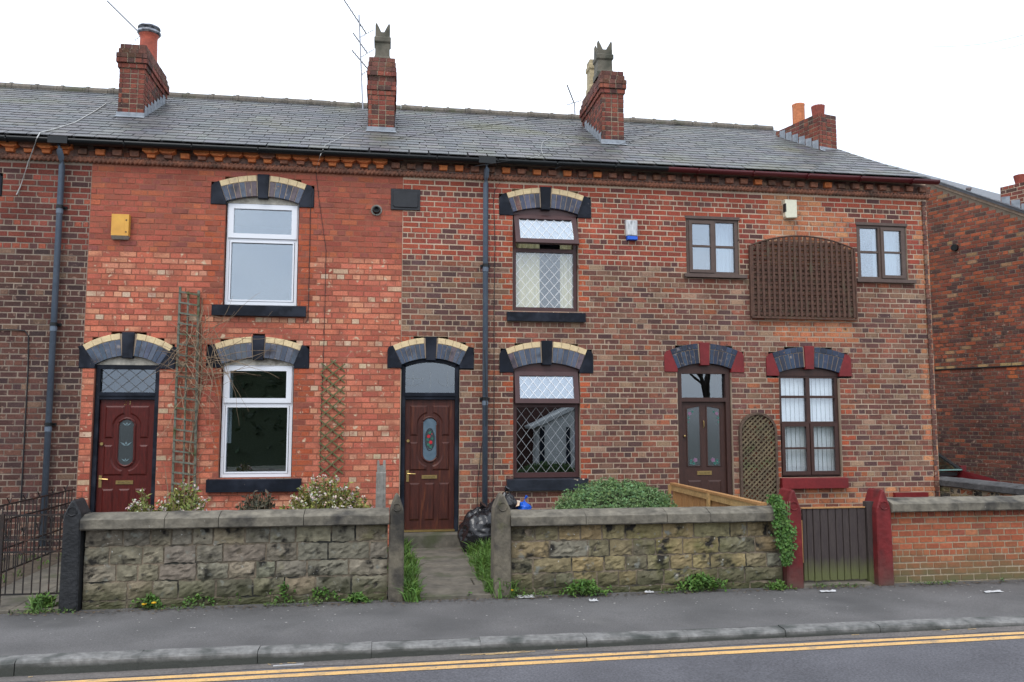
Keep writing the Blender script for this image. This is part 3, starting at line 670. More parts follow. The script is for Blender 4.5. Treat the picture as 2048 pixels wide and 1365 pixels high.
def front_door(o, house, m, motif, ztop, zbot, frame_m, fan):
    """panelled door with a capsule light, fanlight over it"""
    yf = .10; f = MB(); x0, x1 = o.x0+.006, o.x1-.006; jw = .055
    f.box(x0, x0+jw, .05, .18, zbot-.03, o.zs); f.box(x1-jw, x1, .05, .18, zbot-.03, o.zs)
    ztr = ztop+.10; f.box(x0+jw, x1-jw, .055, .18, ztop, ztr); f.box(x0+jw, x1-jw, .035, .055, ztr-.05, ztr-.012)
    if fan != 'arched': f.box(x0+jw, x1-jw, .05, .18, o.zs-.06, o.zs)
    d = f.build('door', frame_m, house)
    a, b = x0+jw+.004, x1-jw-.004; Wd = b-a; H = ztop-zbot-.008; cx = (a+b)/2
    U = lambda u: a+u*Wd
    V = lambda v: zbot+.004+v*H
    g = MB(); g.box(a, b, yf, yf+.045, zbot+.004, ztop-.004); leaf = g.build('leaf', m, d)
    gr = .142*Wd; gz0, gz1 = V(.525), V(.858); Rc = gr+.075
    def panel(poly):
        g = MB(); g.prism(poly, yf-.016, yf+.01, .022, .014); g.build('panel', m, d)
    for s in (-1, 1):
        xo = cx+s*.40*Wd; xi = cx+s*.035
        t0 = math.acos(min(1, .035/Rc)); zc1 = gz1-gr; zc0 = gz0+gr
        arc = [(cx+s*Rc*math.cos(t0*(1-i/8)), zc1+Rc*math.sin(t0*(1-i/8))) for i in range(9)]
        panel([(xo, V(.955)), (xi, V(.955))]+arc+[(cx+s*Rc, V(.72)), (xo, V(.72))])
        arc = [(cx+s*Rc*math.cos(t0*(1-i/8)), zc0-Rc*math.sin(t0*(1-i/8))) for i in range(9)]
        panel([(xo, V(.452)), (xi, V(.452))]+arc+[(cx+s*Rc, V(.67)), (xo, V(.67))])
    for u0, u1 in ((.1, .305), (.4, .6), (.695, .9)): panel([(U(u0), V(.07)), (U(u1), V(.07)), (U(u1), V(.355)), (U(u0), V(.355))])
    cap = capsule(cx, gz0, gz1, gr)
    g = MB(); g.prism(cap, yf-.006, yf+.01); g.build('door_light', M_obscure if motif != 'roses' else mat('blue_grey_obscure_glass', (.10, .15, .19), (.07, .11, .145), 9, .25, .2, 40, speck=.1), d)
    g = MB(); g.tube([(p[0], yf-.006, p[1]) for p in capsule(cx, gz0-.012, gz1+.012, gr+.012)+[cap[0]]], .017, 6, False); g.build('glass_bead', m, d)
    (tulips if motif == 'tulips' else roses)(cx, gz0, gz1, yf-.0075, d)
    g = MB(); zl = V(.402); g.box(cx-.115, cx+.115, yf-.012, yf, zl-.026, zl+.026); lb = g.build('letterbox', M_brass, d)
    g = MB(); g.box(cx-.085, cx+.085, yf-.018, yf-.012, zl-.012, zl+.014); g.build('letterbox_flap', mat('dull_brass', (.26, .19, .08), None, rough=.45, metal=.8, bump=0), d)
    zh = V(.41); xh = a+.045; g = MB(); g.box(xh-.02, xh+.02, yf-.01, yf, zh-.085, zh+.085)
    g.tube([(xh, yf-.01, zh+.035), (xh, yf-.05, zh+.035), (xh+.04, yf-.055, zh+.035), (xh+.115, yf-.052, zh+.03)], .009, 6); g.build('handle', M_brass, d)
    g = MB(); zk = V(.68); g.tube([(xh, yf-.025, zk), (xh, yf, zk)], .022, 10); g.build('lock', M_brass, d)
    g = MB(); g.box(a-.01, b+.01, .03, .1, zbot-.022, zbot+.004); g.build('threshold', M_brass, d)
    # fanlight
    fx0, fx1 = x0+jw, x1-jw; fz0 = ztr+.002
    if fan == 'arched':
        kk = 12; Ri = o.R-.055; ti = math.asin(min(1, (fx1-o.xc)/Ri))
        arcp = [(o.xc+Ri*math.sin(ti-2*ti*i/kk), o.zc+Ri*math.cos(ti-2*ti*i/kk)) for i in range(kk+1)]
        g = MB(); g.prism([(fx0, fz0), (fx1, fz0)]+arcp, .1, .112); g.build('fanlight', M_fan, d)
        out = [(o.xc+o.R*math.sin(o.th-2*o.th*i/kk), o.zc+o.R*math.cos(o.th-2*o.th*i/kk)) for i in range(kk+1)]
        g = MB()
        for i in range(kk):
            g.prism([out[i], out[i+1], arcp[i+1], arcp[i]], .05, .15)
        g.build('fanlight_head', frame_m, d)
        g = MB(); zz = lambda v: fz0+.42*v
        for xx in (o.xc-.26, o.xc, o.xc+.26): g.box(xx-.0025, xx+.0025, .094, .099, fz0 if xx == o.xc else zz(.24), zz(.75))
        for s, xx in ((0, o.xc-.26), (1, o.xc+.26)):
            g.tube([(xx+.15*math.cos(t*math.pi/10), .096, zz(.5)-.11*math.sin(t*math.pi/10)) for t in range(11)], .0024, 4)
        g.box(fx0, o.xc-.1, .094, .099, zz(.5), zz(.5)+.005)
        g.build('leading', mat('pale_lead', (.22, .24, .25), None, rough=.5, bump=0), d)
        room(o, d, M_room, 1.4)
    else:
        fz1 = o.zs-.062; g = MB(); g.box(fx0, fx1, .1, .112, fz0, fz1); g.build('fanlight', M_fan, d)
        leading(fx0, fx1, fz0, fz1, .093, 4, 2, d, M_leadd, .007)
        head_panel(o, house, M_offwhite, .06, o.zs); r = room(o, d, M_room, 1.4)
    return d, cx, a, b, V

# ------------------------------------------------------------------ the row of houses
def shell(house, x0, x1, ops, colfn, red, nparts, east=None, jl=False, jr=False):
    """front wall of one house: mortar body with the openings left out, bricks laid in front of it"""
    zt = 5.83; mb = MB(); hh = .0836; zref = 5.32
    k = -70
    while True:
        zc = zref+k*hh; k += 1
        if zc-hh/2 > zt: break
        segs = [(x0, x1)]
        for o in ops:
            for a, b in hole(o, zc):
                ns = []
                for p, q in segs:
                    if b <= p or a >= q: ns.append((p, q)); continue
                    if a > p: ns.append((p, a-.004))
                    if b < q: ns.append((b+.004, q))
                segs = ns
        for p, q in segs: mb.box(p, q, .004, .15, zc-hh/2, zc+hh/2)
    # the rest of the house body
    yb = 6.75; xb = x1 if east is None else east
    mb.add([(x0, .15, -.3), (x0, yb, -.3), (x0, yb, 5.8), (x0, RY, RZ-.12), (x0, .15, 5.8)], [(0, 1, 2, 3, 4)])
    mb.add([(x0, yb, -.3), (xb-(1.9 if east else 0), yb, -.3), (xb-(1.9 if east else 0), yb, 5.8), (x0, yb, 5.8)], [(0, 1, 2, 3)])
    wall = mb.build('wall', M_mortar_red if red else (M_mortar_dk if colfn is colA else M_mortar), house)
    hf = lambda z: [(a-x0, b-x0) for o in ops for a, b in hole(o, z)]
    pcs = lay((x0, 0), 0, x1-x0, -.1, 5.555, lambda s, z, h: colfn(x0+s, z, h), hf, phase=-x0, joinL=jl, joinR=jr)
    emit_bricks(pcs, wall, nparts, M_brick_oc if red else M_brick_o, M_brick_ac if red else M_brick_a)
    return wall
def roof(house, x0, x1, vg=None, nparts=300):
    g = MB(); t = .03
    a0, a1 = (x0, x1) if vg is None else (x0, vg(EY)); b1 = x1 if vg is None else vg(RY)
    c1 = x1 if vg is None else vg(RY)-.95
    yb = 2*RY-EY
    g.add([(a0, EY, EZ-.02), (a1, EY, EZ-.02), (b1, RY, RZ-.02), (a0, RY, RZ-.02), (a0, yb, EZ-.02), (c1, yb, EZ-.02), (a0, EY+.03, EZ-.06), (a1, EY+.03, EZ-.06)],
          [(0, 1, 2, 3), (3, 2, 5, 4), (0, 6, 7, 1)])
    r = g.build('roof', M_under, house)
    lay_slates(x0, x1, r, nparts, vg); ridge_tiles(x0, x1 if vg is None else vg(RY), r)
    return r
def gutter(house, x0, x1, m, end=False):
    g = MB(); K = 8; r = .066; yc, zc = EY-.045, EZ-.052; vs = []; fs = []
    for x in (x0, x1):
        for rr in (r, r-.006):
            for k in range(K+1):
                t = math.pi+math.pi*k/K; vs.append((x, yc+rr*math.cos(t), zc+rr*math.sin(t)))
    q = K+1
    for k in range(K): fs += [(k, k+1, 2*q+k+1, 2*q+k), (q+k, 3*q+k, 3*q+k+1, q+k+1)]
    fs += [(0, 2*q, 3*q, q), (q-1, 2*q-1, 4*q-1, 3*q-1)]
    if end: fs.append(tuple(range(2*q, 3*q)))
    g.add(vs, fs)
    o = g.build('gutter', m, house, smooth=True)
    for x in [x0+.5+.93*i for i in range(int((x1-x0)/.93))]:
        h = MB(); h.tube([(x, yc-r*math.cos(math.pi*k/6)*1.1, zc-r*math.sin(math.pi*k/6)*1.1) for k in range(7)], .011, 5); h.build('gutter_bracket', m, o)
    g = MB(); g.box(x0, x1, -.12, -.1, EZ-.075, EZ-.02); g.build('fascia', m if m is M_gutter_red else mat('dark_fascia', (.02, .018, .016), None, rough=.8), house)
def rope(house, x0, x1):
    g = MB(); n = int((x1-x0)/.0125); K = 10; vs = []; fs = []
    for i in range(n+1):
        x = x0+(x1-x0)*i/n
        for k in range(K+1):
            t = math.pi*(.35+1.3*k/K); r = .04*(1+.3*math.sin(2*t+x*2*math.pi/.062))
            vs.append((x, -.018+r*math.cos(t), 5.602+r*math.sin(t)))
    for i in range(n):
        for k in range(K): fs.append((i*(K+1)+k, i*(K+1)+k+1, (i+1)*(K+1)+k+1, (i+1)*(K+1)+k))
    g.add(vs, fs); return g.build('rope_moulding', M_terrad, house, smooth=True)
def cornice(house, x0, x1, fancy, xf=None, skip=()):
    g = MB(); g.box(x0, x1, -.02, .006, 5.645, 5.80); c = g.build('cornice', mat('sooty_brick_band', (.27, .15, .11), (.15, .11, .095), 11, .9, .4, 60, speck=.3, stain=[((.2, .18, .15), 9, .6, .72), ((.34, .1, .05), 6, .62, .72)]), house)
    n = int(round((x1-x0)/.2405)); st = (x1-x0)/n
    for i in range(n):
        xc = x0+(i+.5)*st; z0 = 5.648
        big = fancy and (xf is None or xc < xf)
        if big and i not in skip:
            dx = RND.uniform(-.004, .004)
            p = [(-.052, 0), (.052, 0), (.06, .055), (.082, .068), (.112, .085), (.112, .142), (-.112, .142), (-.112, .085), (-.082, .068), (-.06, .055)]
            g = MB(); g.prism([(xc+dx+a, z0+.012+b) for a, b in p[:3]+p[9:]], -.085, -.02, .004); g.build('corbel', M_terra if RND.random() < .55 else M_terrad, c)
            g = MB(); g.prism([(xc+dx+a, z0+.012+b) for a, b in p[2:10]], -.135, -.02, .005); g.build('corbel', M_terra if RND.random() < .85 else M_terrad, c)
        else:
            g = MB(); h = RND.uniform(.075, .092); g.prism([(xc-.06, z0+.022), (xc+.06, z0+.022), (xc+.066, z0+.022+h), (xc-.066, z0+.022+h)], -.085+RND.uniform(-.006, .01), -.02, .006)
            g.build('corbel', RND.choice([M_terra, M_terrad, M_terrad, M_terrad, M_soot]), c)
            if RND.random() < .8:
                g = MB(); xm = xc+st/2; g.prism([(xm-.04, z0+.016), (xm+.04, z0+.016), (xm+.042, z0+.085), (xm-.042, z0+.085)], -.032, -.02, .003)
                o = g.build('cornice_brick', M_brick_o, c); o.color = (*pick(T_lo), 1)
            if RND.random() < .75:
                g = MB(); wd = RND.choice([.1, .2]); g.prism([(xc-wd/2, 5.758), (xc+wd/2, 5.758), (xc+wd/2, 5.797), (xc-wd/2, 5.797)], -.034, -.02, .003)
                o = g.build('cornice_brick', M_brick_o, c); o.color = (*pick(T_lo), 1)
    return c
def downpipe(house, x, z0, z1, brackets):
    g = MB(); y = -.085; r = .041
    g.tube([(x, EY-.045, EZ-.11), (x, EY-.03, EZ-.2), (x, -.12, EZ-.3), (x, y, EZ-.39), (x, y, z0)], r, 12); p = g.build('downpipe', M_pipe, house, smooth=True)
    g = MB(); g.box(x-.13, x+.13, EY-.12, EY+.02, EZ-.13, EZ-.03); g.build('outlet_box', M_gutter, p)
    for z in brackets:
        g = MB(); g.tube([(x, y, z-.022), (x, y, z+.022)], r+.007, 12); g.box(x-.075, x+.075, -.03, .0, z-.018, z+.018); g.build('bracket', M_gutter, p)
        g = MB(); g.tube([(x, y, z-.1), (x, y, z-.035)], r+.0055, 12); g.build('pipe_collar', M_pipe, p)
def chimney(house, x0, x1, y0, y1, ztop, tab, corb, ang=0.0, npart=70):
    """brick stack: mortar core, bricks on front and both flanks, oversailing courses"""
    u = Vector((math.cos(ang), math.sin(ang))); v = Vector((-math.sin(ang), math.cos(ang))); W = x1-x0; Dp = y1-y0
    zb = roofz(y0)-.15; O = Vector((x0, y0))
    def cr(e, z0, z1, g):
        pts = [O-u*e-v*e, O+u*(W+e)-v*e, O+u*(W+e)+v*(Dp+e), O-u*e+v*(Dp+e)]
        g.add([(p.x, p.y, z) for z in (z0, z1) for p in pts], [(0, 1, 5, 4), (1, 2, 6, 5), (2, 3, 7, 6), (3, 0, 4, 7), (4, 5, 6, 7)])
    g = MB(); cr(-.006, zb, ztop-.01, g)
    hh = .0836; pcs = []; zs = [zb+(i)*hh for i in range(int((ztop-zb)/hh)+1)]; n = len(zs)
    colf = lambda s, z, h: pick(tab) if z < ztop-.28 or not corb else jit((.13, .06, .045), .3)
    for i in range(int((ztop-zb)/hh)):
        zc = ztop-(i+.5)*hh; e = 0
        if corb: e = corb[i] if i < len(corb) else 0
        if e: cr(e-.006, zc-hh/2+.004, zc+hh/2-.004, g)
        for (org, an, ln) in ((O-u*e-v*e, ang, W+2*e), (O+u*(W+e)-v*e, ang+math.pi/2, Dp+2*e), (O-u*e+v*(Dp+e), ang-math.pi/2, Dp+2*e)):
            pcs += lay((org.x, org.y), an, ln, zc-.01, zc+.04, colf, None, zref=zc, bond=999 if i % 2 else 998, joint=.0095, phase=(.1163 if i % 2 else 0), st=.2325 if ln > .3 else .2)
    c = g.build('chimney', mat('chimney_mortar', (.34, .27, .19), (.22, .18, .13), 4, .95, .3, 100), house)
    emit_bricks(pcs, c, npart, M_brick_o, M_brick_a)
    return c
def flashing(ch, x0, x1, y0, side, ydepth, ang=0.0):
    """lead apron in front and stepped pieces up the visible flank"""
    u = Vector((math.cos(ang), math.sin(ang), 0)); v = Vector((-math.sin(ang), math.cos(ang), 0)); O = Vector((x0, y0, 0)); W = x1-x0
    z = roofz(y0); g = MB()
    a = O-u*.02-v*.008; b = O+u*(W+.02)-v*.008
    g.add([(a.x, a.y, z+.09), (b.x, b.y, z+.09), (b.x, b.y, z+.028), (a.x, a.y, z+.028), (b.x+.02, b.y-.1, z-.026), (a.x-.02, a.y-.1, z-.026)], [(3, 2, 1, 0), (5, 4, 2, 3)])
    g.build('lead_apron', M_lead, ch)
    n = int(ydepth/.17)
    for i in range(n):
        p = O+v*(.03+i*.17)+(u*(W+.009) if side > 0 else -u*.009); q = p+v*.15
        z0, z1 = roofz(p.y), roofz(q.y)
        g = MB(); d = u*(.006*side)
        vs = [p, q]; pts = [(p.x, p.y, z0+.01), (q.x, q.y, z1+.01), (q.x, q.y, z1+.14), (p.x, p.y, z1+.125)]
        g.add(pts+[(x+d.x, y+d.y, zz) for x, y, zz in pts], [(0, 1, 2, 3), (7, 6, 5, 4), (0, 4, 5, 1), (1, 5, 6, 2), (2, 6, 7, 3), (3, 7, 4, 0)]); g.build('step_flashing', M_lead, ch)
def pot(ch, c, prof, m, n=20, flute=0.0, square=False, cap=None):
    g = MB(); top = prof[-1]; g.lathe(c, prof+[(top[0]-.03, top[1]), (top[0]-.035, top[1]-.12), (.001, top[1]-.12)], n, flute, square); o = g.build('chimney_pot', m, ch, smooth=not square)
    return o
def horns(ch, c, hw, z, m):
    """pointed crown on a square pot"""
    for sx in (-1, 1):
        for sy in (-1, 1):
            g = MB(); x = c[0]+sx*(hw-.045); y = c[1]+sy*(hw-.03)
            pts = [(x-sx*.065, z), (x+sx*.045, z), (x+sx*.045, z+.13), (x+sx*.028, z+.175), (x-sx*.02, z+.085), (x-sx*.05, z+.02)]
            g.prism(pts, y-.02, y+.02); g.build('pot_horn', m, ch)

XA, XB, XC, XD, XE = -8.62, -4.265, .215, 4.365, 9.0
house_a = thing('terraced_house', 'dark brown brick terraced house at the left edge, grey downpipe at its right end', 'house', (-6.4, 0, 0), 'houses of the brick terrace')
house_b = thing('terraced_house', 'bright orange-red brick terraced house with white plastic windows', 'house', (-2.0, 0, 0), 'houses of the brick terrace')
house_c = thing('terraced_house', 'brown brick terraced house with diamond-leaded windows hung open and black arches', 'house', (2.3, 0, 0), 'houses of the brick terrace')
house_d = thing('terraced_house', 'brick end house of the terrace with dark red painted arches, sill and gutter', 'house', (6.7, 0, 0), 'houses of the brick terrace')
shell(house_a, XA, XB, [A_door, A_up, A_low], colA, False, 260)
shell(house_b, XB, XC, [B_door, B_up, B_low], colB, True, 260)
shell(house_c, XC, XD, [C_door, C_up, C_low], colC, False, 260, jr=True)
wall_d = shell(house_d, XD, XE, [D_door, D_low, D_ul, D_ur], colD, False, 260, XE, jl=True)
emit_bricks(lay((XE, 0), math.radians(106), 7.0, -.1, 5.6, lambda s, z, h: pick(T_lo), None), wall_d, 0, M_brick_o, M_brick_a)
g = MB(); c_, s_ = math.cos(math.radians(106)), math.sin(math.radians(106))
g.add([(XE-.006, .006, -.3), (XE+7*c_, 7*s_, -.3), (XE+7*c_, 7*s_, 5.83), (XE+3.3*c_, 3.3*s_, RZ-.1), (XE-.006, .006, 5.83)], [(0, 1, 2, 3, 4)]); g.build('end_wall', M_mortar, house_d)
for h, a, b in ((house_a, XA, XB), (house_b, XB, XC), (house_c, XC, XD)): roof(h, a, b)
roof(house_d, XD, XE, verge)
for h, a, b, m, e in ((house_a, XA, XB, M_gutter, False), (house_b, XB, XC, M_gutter, False), (house_c, XC, XD, M_gutter, False), (house_d, XD, XE+.07, M_gutter_red, True)): gutter(h, a, b, m, e)
for h, a, b in ((house_a, XA, XB), (house_b, XB, XC), (house_c, XC, XD), (house_d, XD, XE+.03)): rope(h, a, b)
cornice(house_a, XA, XB, True, -4.62); cornice(house_b, XB, XC, True, -.1, (0, 1, 2, 5)); cornice(house_c, XC, XD, False); cornice(house_d, XD, XE+.02, False)
downpipe(house_a, -4.643, .12, 5.8, (PZ(128, 417), PZ(113, 650), PZ(103, 849)))
downpipe(house_c, 1.481, .45, 5.8, (PZ(970, 533), PZ(969, 798)))

# --- house B
for o, k in ((B_door, 'blue'), (B_up, 'blue'), (B_low, 'bluegrey'), (A_door, 'blue'), (A_up, 'blue'), (A_low, 'blue')):
    build_arch(o, house_b if o in (B_door, B_up, B_low) else house_a, k)
for hs_, up, low, dr in ((house_b, B_up, B_low, B_door), (house_a, A_up, A_low, A_door)):
    wu = win_white(up, hs_, PZ(524, 475), False); wl = win_white(low, hs_, PZ(513, 805), True)
    sill(up, hs_, M_black, up.zb, .165, .14); sill(low, hs_, M_black, low.zb, .19, .15)
    d, cx, a, b, V = front_door(dr, hs_, M_mahog, 'tulips', PZ(255, 799), .17, M_black, 'rect')
    g = MB(); g.box(dr.x0-.1, dr.x1+.06, -.3, .16, -.1, .145); g.build('doorstep', M_flag, hs_)
    if hs_ is house_b:
        curtain(low.x0+.06, low.x0+.13, low.zb+.5, low.zs, .2, wl, M_net, 2, .01)
        yf = .0985; zz = V(.975)                                   # brass house number on the top rail
        g = MB()
        g.tube([(cx-.045, yf, zz+.02), (cx-.035, yf, zz+.03), (cx-.02, yf, zz+.026), (cx-.02, yf, zz+.01), (cx-.048, yf, zz-.022), (cx-.014, yf, zz-.022)], .0045, 4)
        g.tube([(cx+.02, yf, zz+.018), (cx+.034, yf, zz+.03), (cx+.028, yf, zz-.022)], .0045, 4); g.build('house_number', M_brass, d)
# --- house C
for o, k in ((C_door, 'blue'), (C_up, 'bluered'), (C_low, 'bluegrey')): build_arch(o, house_c, 'blue' if k == 'bluegrey' else k)
win_leaded(C_up, house_c, PZ(1090, 500), math.radians(25), True, False)
wc = win_leaded(C_low, house_c, PZ(1093, 811), math.radians(13), False, True)
M_blackpeel = mat('peeling_black_paint', (.012, .015, .022), (.02, .024, .034), 4, .35, .2, 40, stain=[((.5, .43, .32), 5.5, .68, .7)])
sill(C_up, house_c, M_black, C_up.zb, .15, .1); sill(C_low, house_c, M_blackpeel, C_low.zb, .18, .11)
d, cx, a, b, V = front_door(C_door, house_c, M_mahog2, 'roses', PZ(858, 799), .215, M_black, 'arched')
g = MB(); g.box(C_door.x0-.05, C_door.x1+.02, -.32, .16, -.1, .185); g.build('doorstep', M_flag, house_c)
# --- house D
for o in (D_door, D_low): build_arch(o, house_d, 'red')
def door_d(o, house):
    x0, x1 = o.x0+.006, o.x1-.006; jw = .075; zt = PZ(1405, 804, .1); zb = .2; f = MB(); ztr = PZ(1405, 796, .1)
    f.box(x0, x0+jw, .05, .18, zb-.03, o.zs); f.box(x1-jw, x1, .05, .18, zb-.03, o.zs); f.box(x0+jw, x1-jw, .05, .18, zt, zt+.065); f.box(x0+jw, x1-jw, .05, .18, o.zs-.075, o.zs)
    d = f.build('door', M_brownwood, house); head_panel(o, house, M_brownwood, .05, o.zs); room(o, d, M_room, 1.4)
    g = MB(); g.box(x0+jw, x1-jw, .12, .132, zt+.067, o.zs-.077); g.build('fanlight', M_fan, d)
    a, b = x0+jw+.004, x1-jw-.004; W = b-a; H = zt-zb-.008; yf = .10; U = lambda u: a+u*W; V = lambda v: zb+.004+v*H; cx = (a+b)/2
    g = MB(); g.box(a, b, yf, yf+.045, zb+.004, zt-.004); g.build('leaf', M_brownwood, d)
    for s in (-1, 1):
        xi, xo = cx+s*.055, cx+s*(W/2-.085)
        p = [(xi, V(.475)), (xo, V(.475)), (xo, V(.945)), (xi, V(.965))]
        g = MB(); g.prism(p, yf-.004, yf+.01); g.build('door_light', M_obscure, d)
        g = MB(); g.tube([(q[0], yf-.004, q[1]) for q in p+p[:1]], .011, 5, False); g.build('glass_bead', M_brownwood, d)
        g = MB(); g.prism([(xi, V(.06)), (xo, V(.06)), (xo, V(.36)), (xi, V(.36))], yf-.014, yf+.01, .022, .013); g.build('panel', M_brownwood, d)
        mp_ = mat('mauve_stained_glass', (.2, .1, .17), None, rough=.3, bump=0, speck=.2); mg = mat('teal_stained_glass', (.02, .12, .095), None, rough=.3, bump=0, speck=.2)
        lo = mat('leaf_outline', (.16, .2, .21), None, rough=.5, bump=0, speck=0)
        def petal(px, pz, r, m, nm, k=5):
            g = MB(); ph = RND.uniform(0, 3); pts = [(px+r*(1+.3*(i % 2))*math.cos(ph+i*math.pi/k), pz+r*(1+.3*(i % 2))*math.sin(ph+i*math.pi/k)) for i in range(2*k)]
            g.prism(pts, yf-.008, yf-.003); g.build(nm, m, d); g = MB(); g.tube([(q[0], yf-.008, q[1]) for q in pts+pts[:1]], .0025, 4, False); g.build('leading', lo, d)
        xt = xo-s*.05; petal(xt, V(.905), .026, mp_, 'stained_flower'); petal(xt-s*.05, V(.92), .017, mg, 'stained_leaf', 3); petal(xo-s*.03, V(.87), .017, mg, 'stained_leaf', 3); petal(xo-s*.028, V(.835), .014, mg, 'stained_leaf', 3)
        xm = (xi+xo)/2; petal(xm-s*.02, V(.525), .03, mp_, 'stained_flower'); petal(xm+s*.05, V(.52), .02, mg, 'stained_leaf', 3); petal(xm+s*.01, V(.497), .022, mg, 'stained_leaf', 3); petal(xm+s*.055, V(.5), .017, mg, 'stained_leaf', 3)
    g = MB(); zl = V(.42); g.box(cx-.12, cx+.12, yf-.012, yf, zl-.03, zl+.03); g.build('letterbox', M_brass, d)
    g = MB(); g.box(cx-.09, cx+.09, yf-.018, yf-.012, zl-.014, zl+.016); g.build('letterbox_flap', MATS['dull_brass'], d)
    g = MB(); g.lathe((a+.04, yf-.03, V(.72)), [(.001, -.02), (.016, -.014), (.02, 0), (.016, .014), (.001, .02)], 10); g.build('knob', M_brass, d, smooth=True)
    g = MB(); g.tube([(cx, yf-.01, V(.845)), (cx, yf-.03, V(.835)), (cx, yf-.03, V(.8)), (cx, yf-.008, V(.79))], .009, 6); g.build('knocker', M_brass, d)
door_d(D_door, house_d)
g = MB(); g.box(D_door.x0-.03, D_door.x1+.03, -.32, .16, -.1, .17); g.build('doorstep', M_flag, house_d)
def win_d_low(o, house):
    y0, y1 = .06, .14; x0, x1, z0, z1 = o.x0+.006, o.x1-.006, o.zb+.02, o.zs-.05; f = MB(); zm = PZ(1620, 846)
    frame(f, x0, x1, z0, z1, .05, .05, .035, y0, y1); f.box(x0+.05, x1-.05, y0, y1, zm-.02, zm+.02); xc = (x0+x1)/2
    f.box(xc-.032, xc+.032, y0, y1, zm+.02, z1-.035); f.box(xc-.03, xc+.03, y0, y1, z0+.05, zm-.02)
    w_ = f.build('window', M_brownwood, house); zu = PZ(1618, 794)
    g = MB()
    for a, b in ((x0+.05, xc-.032), (xc+.032, x1-.05)): g.box(a, b, y0+.01, y1-.02, zu-.02, zu+.02)
    g.build('glazing_bar', M_brownwood, w_)
    for a, b in ((x0+.05, xc-.032), (xc+.032, x1-.05)):
        pane(a, b, zm+.022, zu-.022, y0+.035, w_, M_clear); pane(a, b, zu+.022, z1-.037, y0+.035, w_, M_clear)
    zl = PZ(1620, 897)
    for a, b in ((x0+.03, xc-.008), (xc+.008, x1-.03)):
        g = MB(); frame(g, a, b, z0+.02, zm-.006, .055, .055, .055, y0-.025, y0+.02); g.box(a+.055, b-.055, y0-.018, y0+.02, zl-.016, zl+.016); g.build('sash', M_brownwood, w_)
        pane(a+.056, b-.056, z0+.077, zl-.018, y0+.0, w_, M_clear); pane(a+.056, b-.056, zl+.018, zm-.063, y0+.0, w_, M_clear)
    r = room(o, w_, M_roomlight); n = 13; W = (x1-x0-.04)/n                       # vertical blind slats
    for i in range(n):
        g = MB(); xa = x0+.02+i*W; g.obox((xa+W/2, .155, (z0+z1)/2), (W*1.02, .004, z1-z0-.02), Matrix.Rotation(.22, 3, 'Z')); g.build('blind_slat', M_net, w_)
    head_panel(o, house, M_brownwood, .045, z1)
win_d_low(D_low, house_d); sill(D_low, house_d, M_redp, D_low.zb, .17, .04, -.09)
def win_d_up(o, house, opl):
    y0, y1 = .02, .1; x0, x1, z0, z1 = o.x0+.01, o.x1-.01, o.zb+.05, o.zs-.05; f = MB(); xc = (x0+x1)/2+(.03 if opl else -.03)
    frame(f, x0, x1, z0, z1, .055, .05, .045, y0, y1); f.box(xc-.028, xc+.028, y0, y1, z0+.05, z1-.045); f.box(x0-.03, x1+.03, y0-.03, y1-.02, z1, z1+.045)
    w_ = f.build('window', M_browngrey, house); zm = (z0+z1)/2+.01
    for a, b, s in ((x0+.055, xc-.028, opl), (xc+.028, x1-.055, not opl)):
        if s:
            g = MB(); frame(g, a-.018, b+.018, z0+.03, z1-.03, .055, .05, .05, y0-.022, y0+.02); g.box(a+.037, b-.037, y0-.016, y0+.02, zm-.015, zm+.015); g.build('sash', M_browngrey, w_)
            pane(a+.037, b-.037, z0+.08, zm-.017, y0+.005, w_); pane(a+.037, b-.037, zm+.017, z1-.08, y0+.005, w_)
        else:
            g = MB(); g.box(a, b, y0+.01, y1-.02, zm-.018, zm+.018); g.build('glazing_bar', M_browngrey, w_)
            pane(a, b, z0+.052, zm-.02, y0+.03, w_); pane(a, b, zm+.02, z1-.047, y0+.03, w_)
    room(o, w_, M_roomlight); curtain(xc, x1-.03, z0+.02, z1-.02, .22, w_, M_net, 6, .014, 'net_curtain')
    s_ = MB(); s_.box(x0-.07, x1+.11, -.07, y1, z0-.055, z0); s_.build('sill', M_browngrey, house)
win_d_up(D_ul, house_d, True); win_d_up(D_ur, house_d, False)
g = MB(); g.box(8.16, 8.74, -.07, .02, .5, .672); g.build('cellar_sill', M_redp, house_d)
# --- chimneys
T_ch = [((.2, .06, .042), 5), ((.155, .052, .04), 4), ((.235, .075, .048), 2), ((.085, .045, .038), 2.4)]
CORB = [.0, .02, .045, .045, .022]
def tz(px, py, y): return PZ(px, py, y)
y1_ = roofpix(262, 236).y; x0_, x1_ = PX(236, 200, y1_), PX(288, 200, y1_)
c1 = chimney(house_a, x0_, x1_, y1_, y1_+1.28, tz(262, 88, y1_), T_ch, CORB); flashing(c1, x0_, x1_, y1_, 1, 1.2)
zt = tz(262, 88, y1_); pot(c1, (x0_+.22, y1_+.75, zt-.03), [(.18, 0), (.15, .05), (.14, .45), (.145, .5), (.165, .53)], mat('red_clay_pot', (.36, .075, .04), (.28, .06, .035), 4, .7, .15, 40))
g = MB(); g.lathe((x0_+.22, y1_+.75, zt+.49), [(.13, .0), (.18, .02), (.2, .05), (.18, .08), (.13, .1), (.13, .125), (.185, .125), (.18, .15), (.11, .18), (.001, .19)], 20); g.build('pot_cowl', mat('steel_cowl', (.4, .42, .46), (.08, .08, .09), 14, .35, .1, 40, metal=.7), c1, smooth=True)
y2_ = roofpix(763, 265).y; x0_, x1_ = PX(736, 240, y2_), PX(789, 240, y2_); zt = tz(763, 115, y2_)
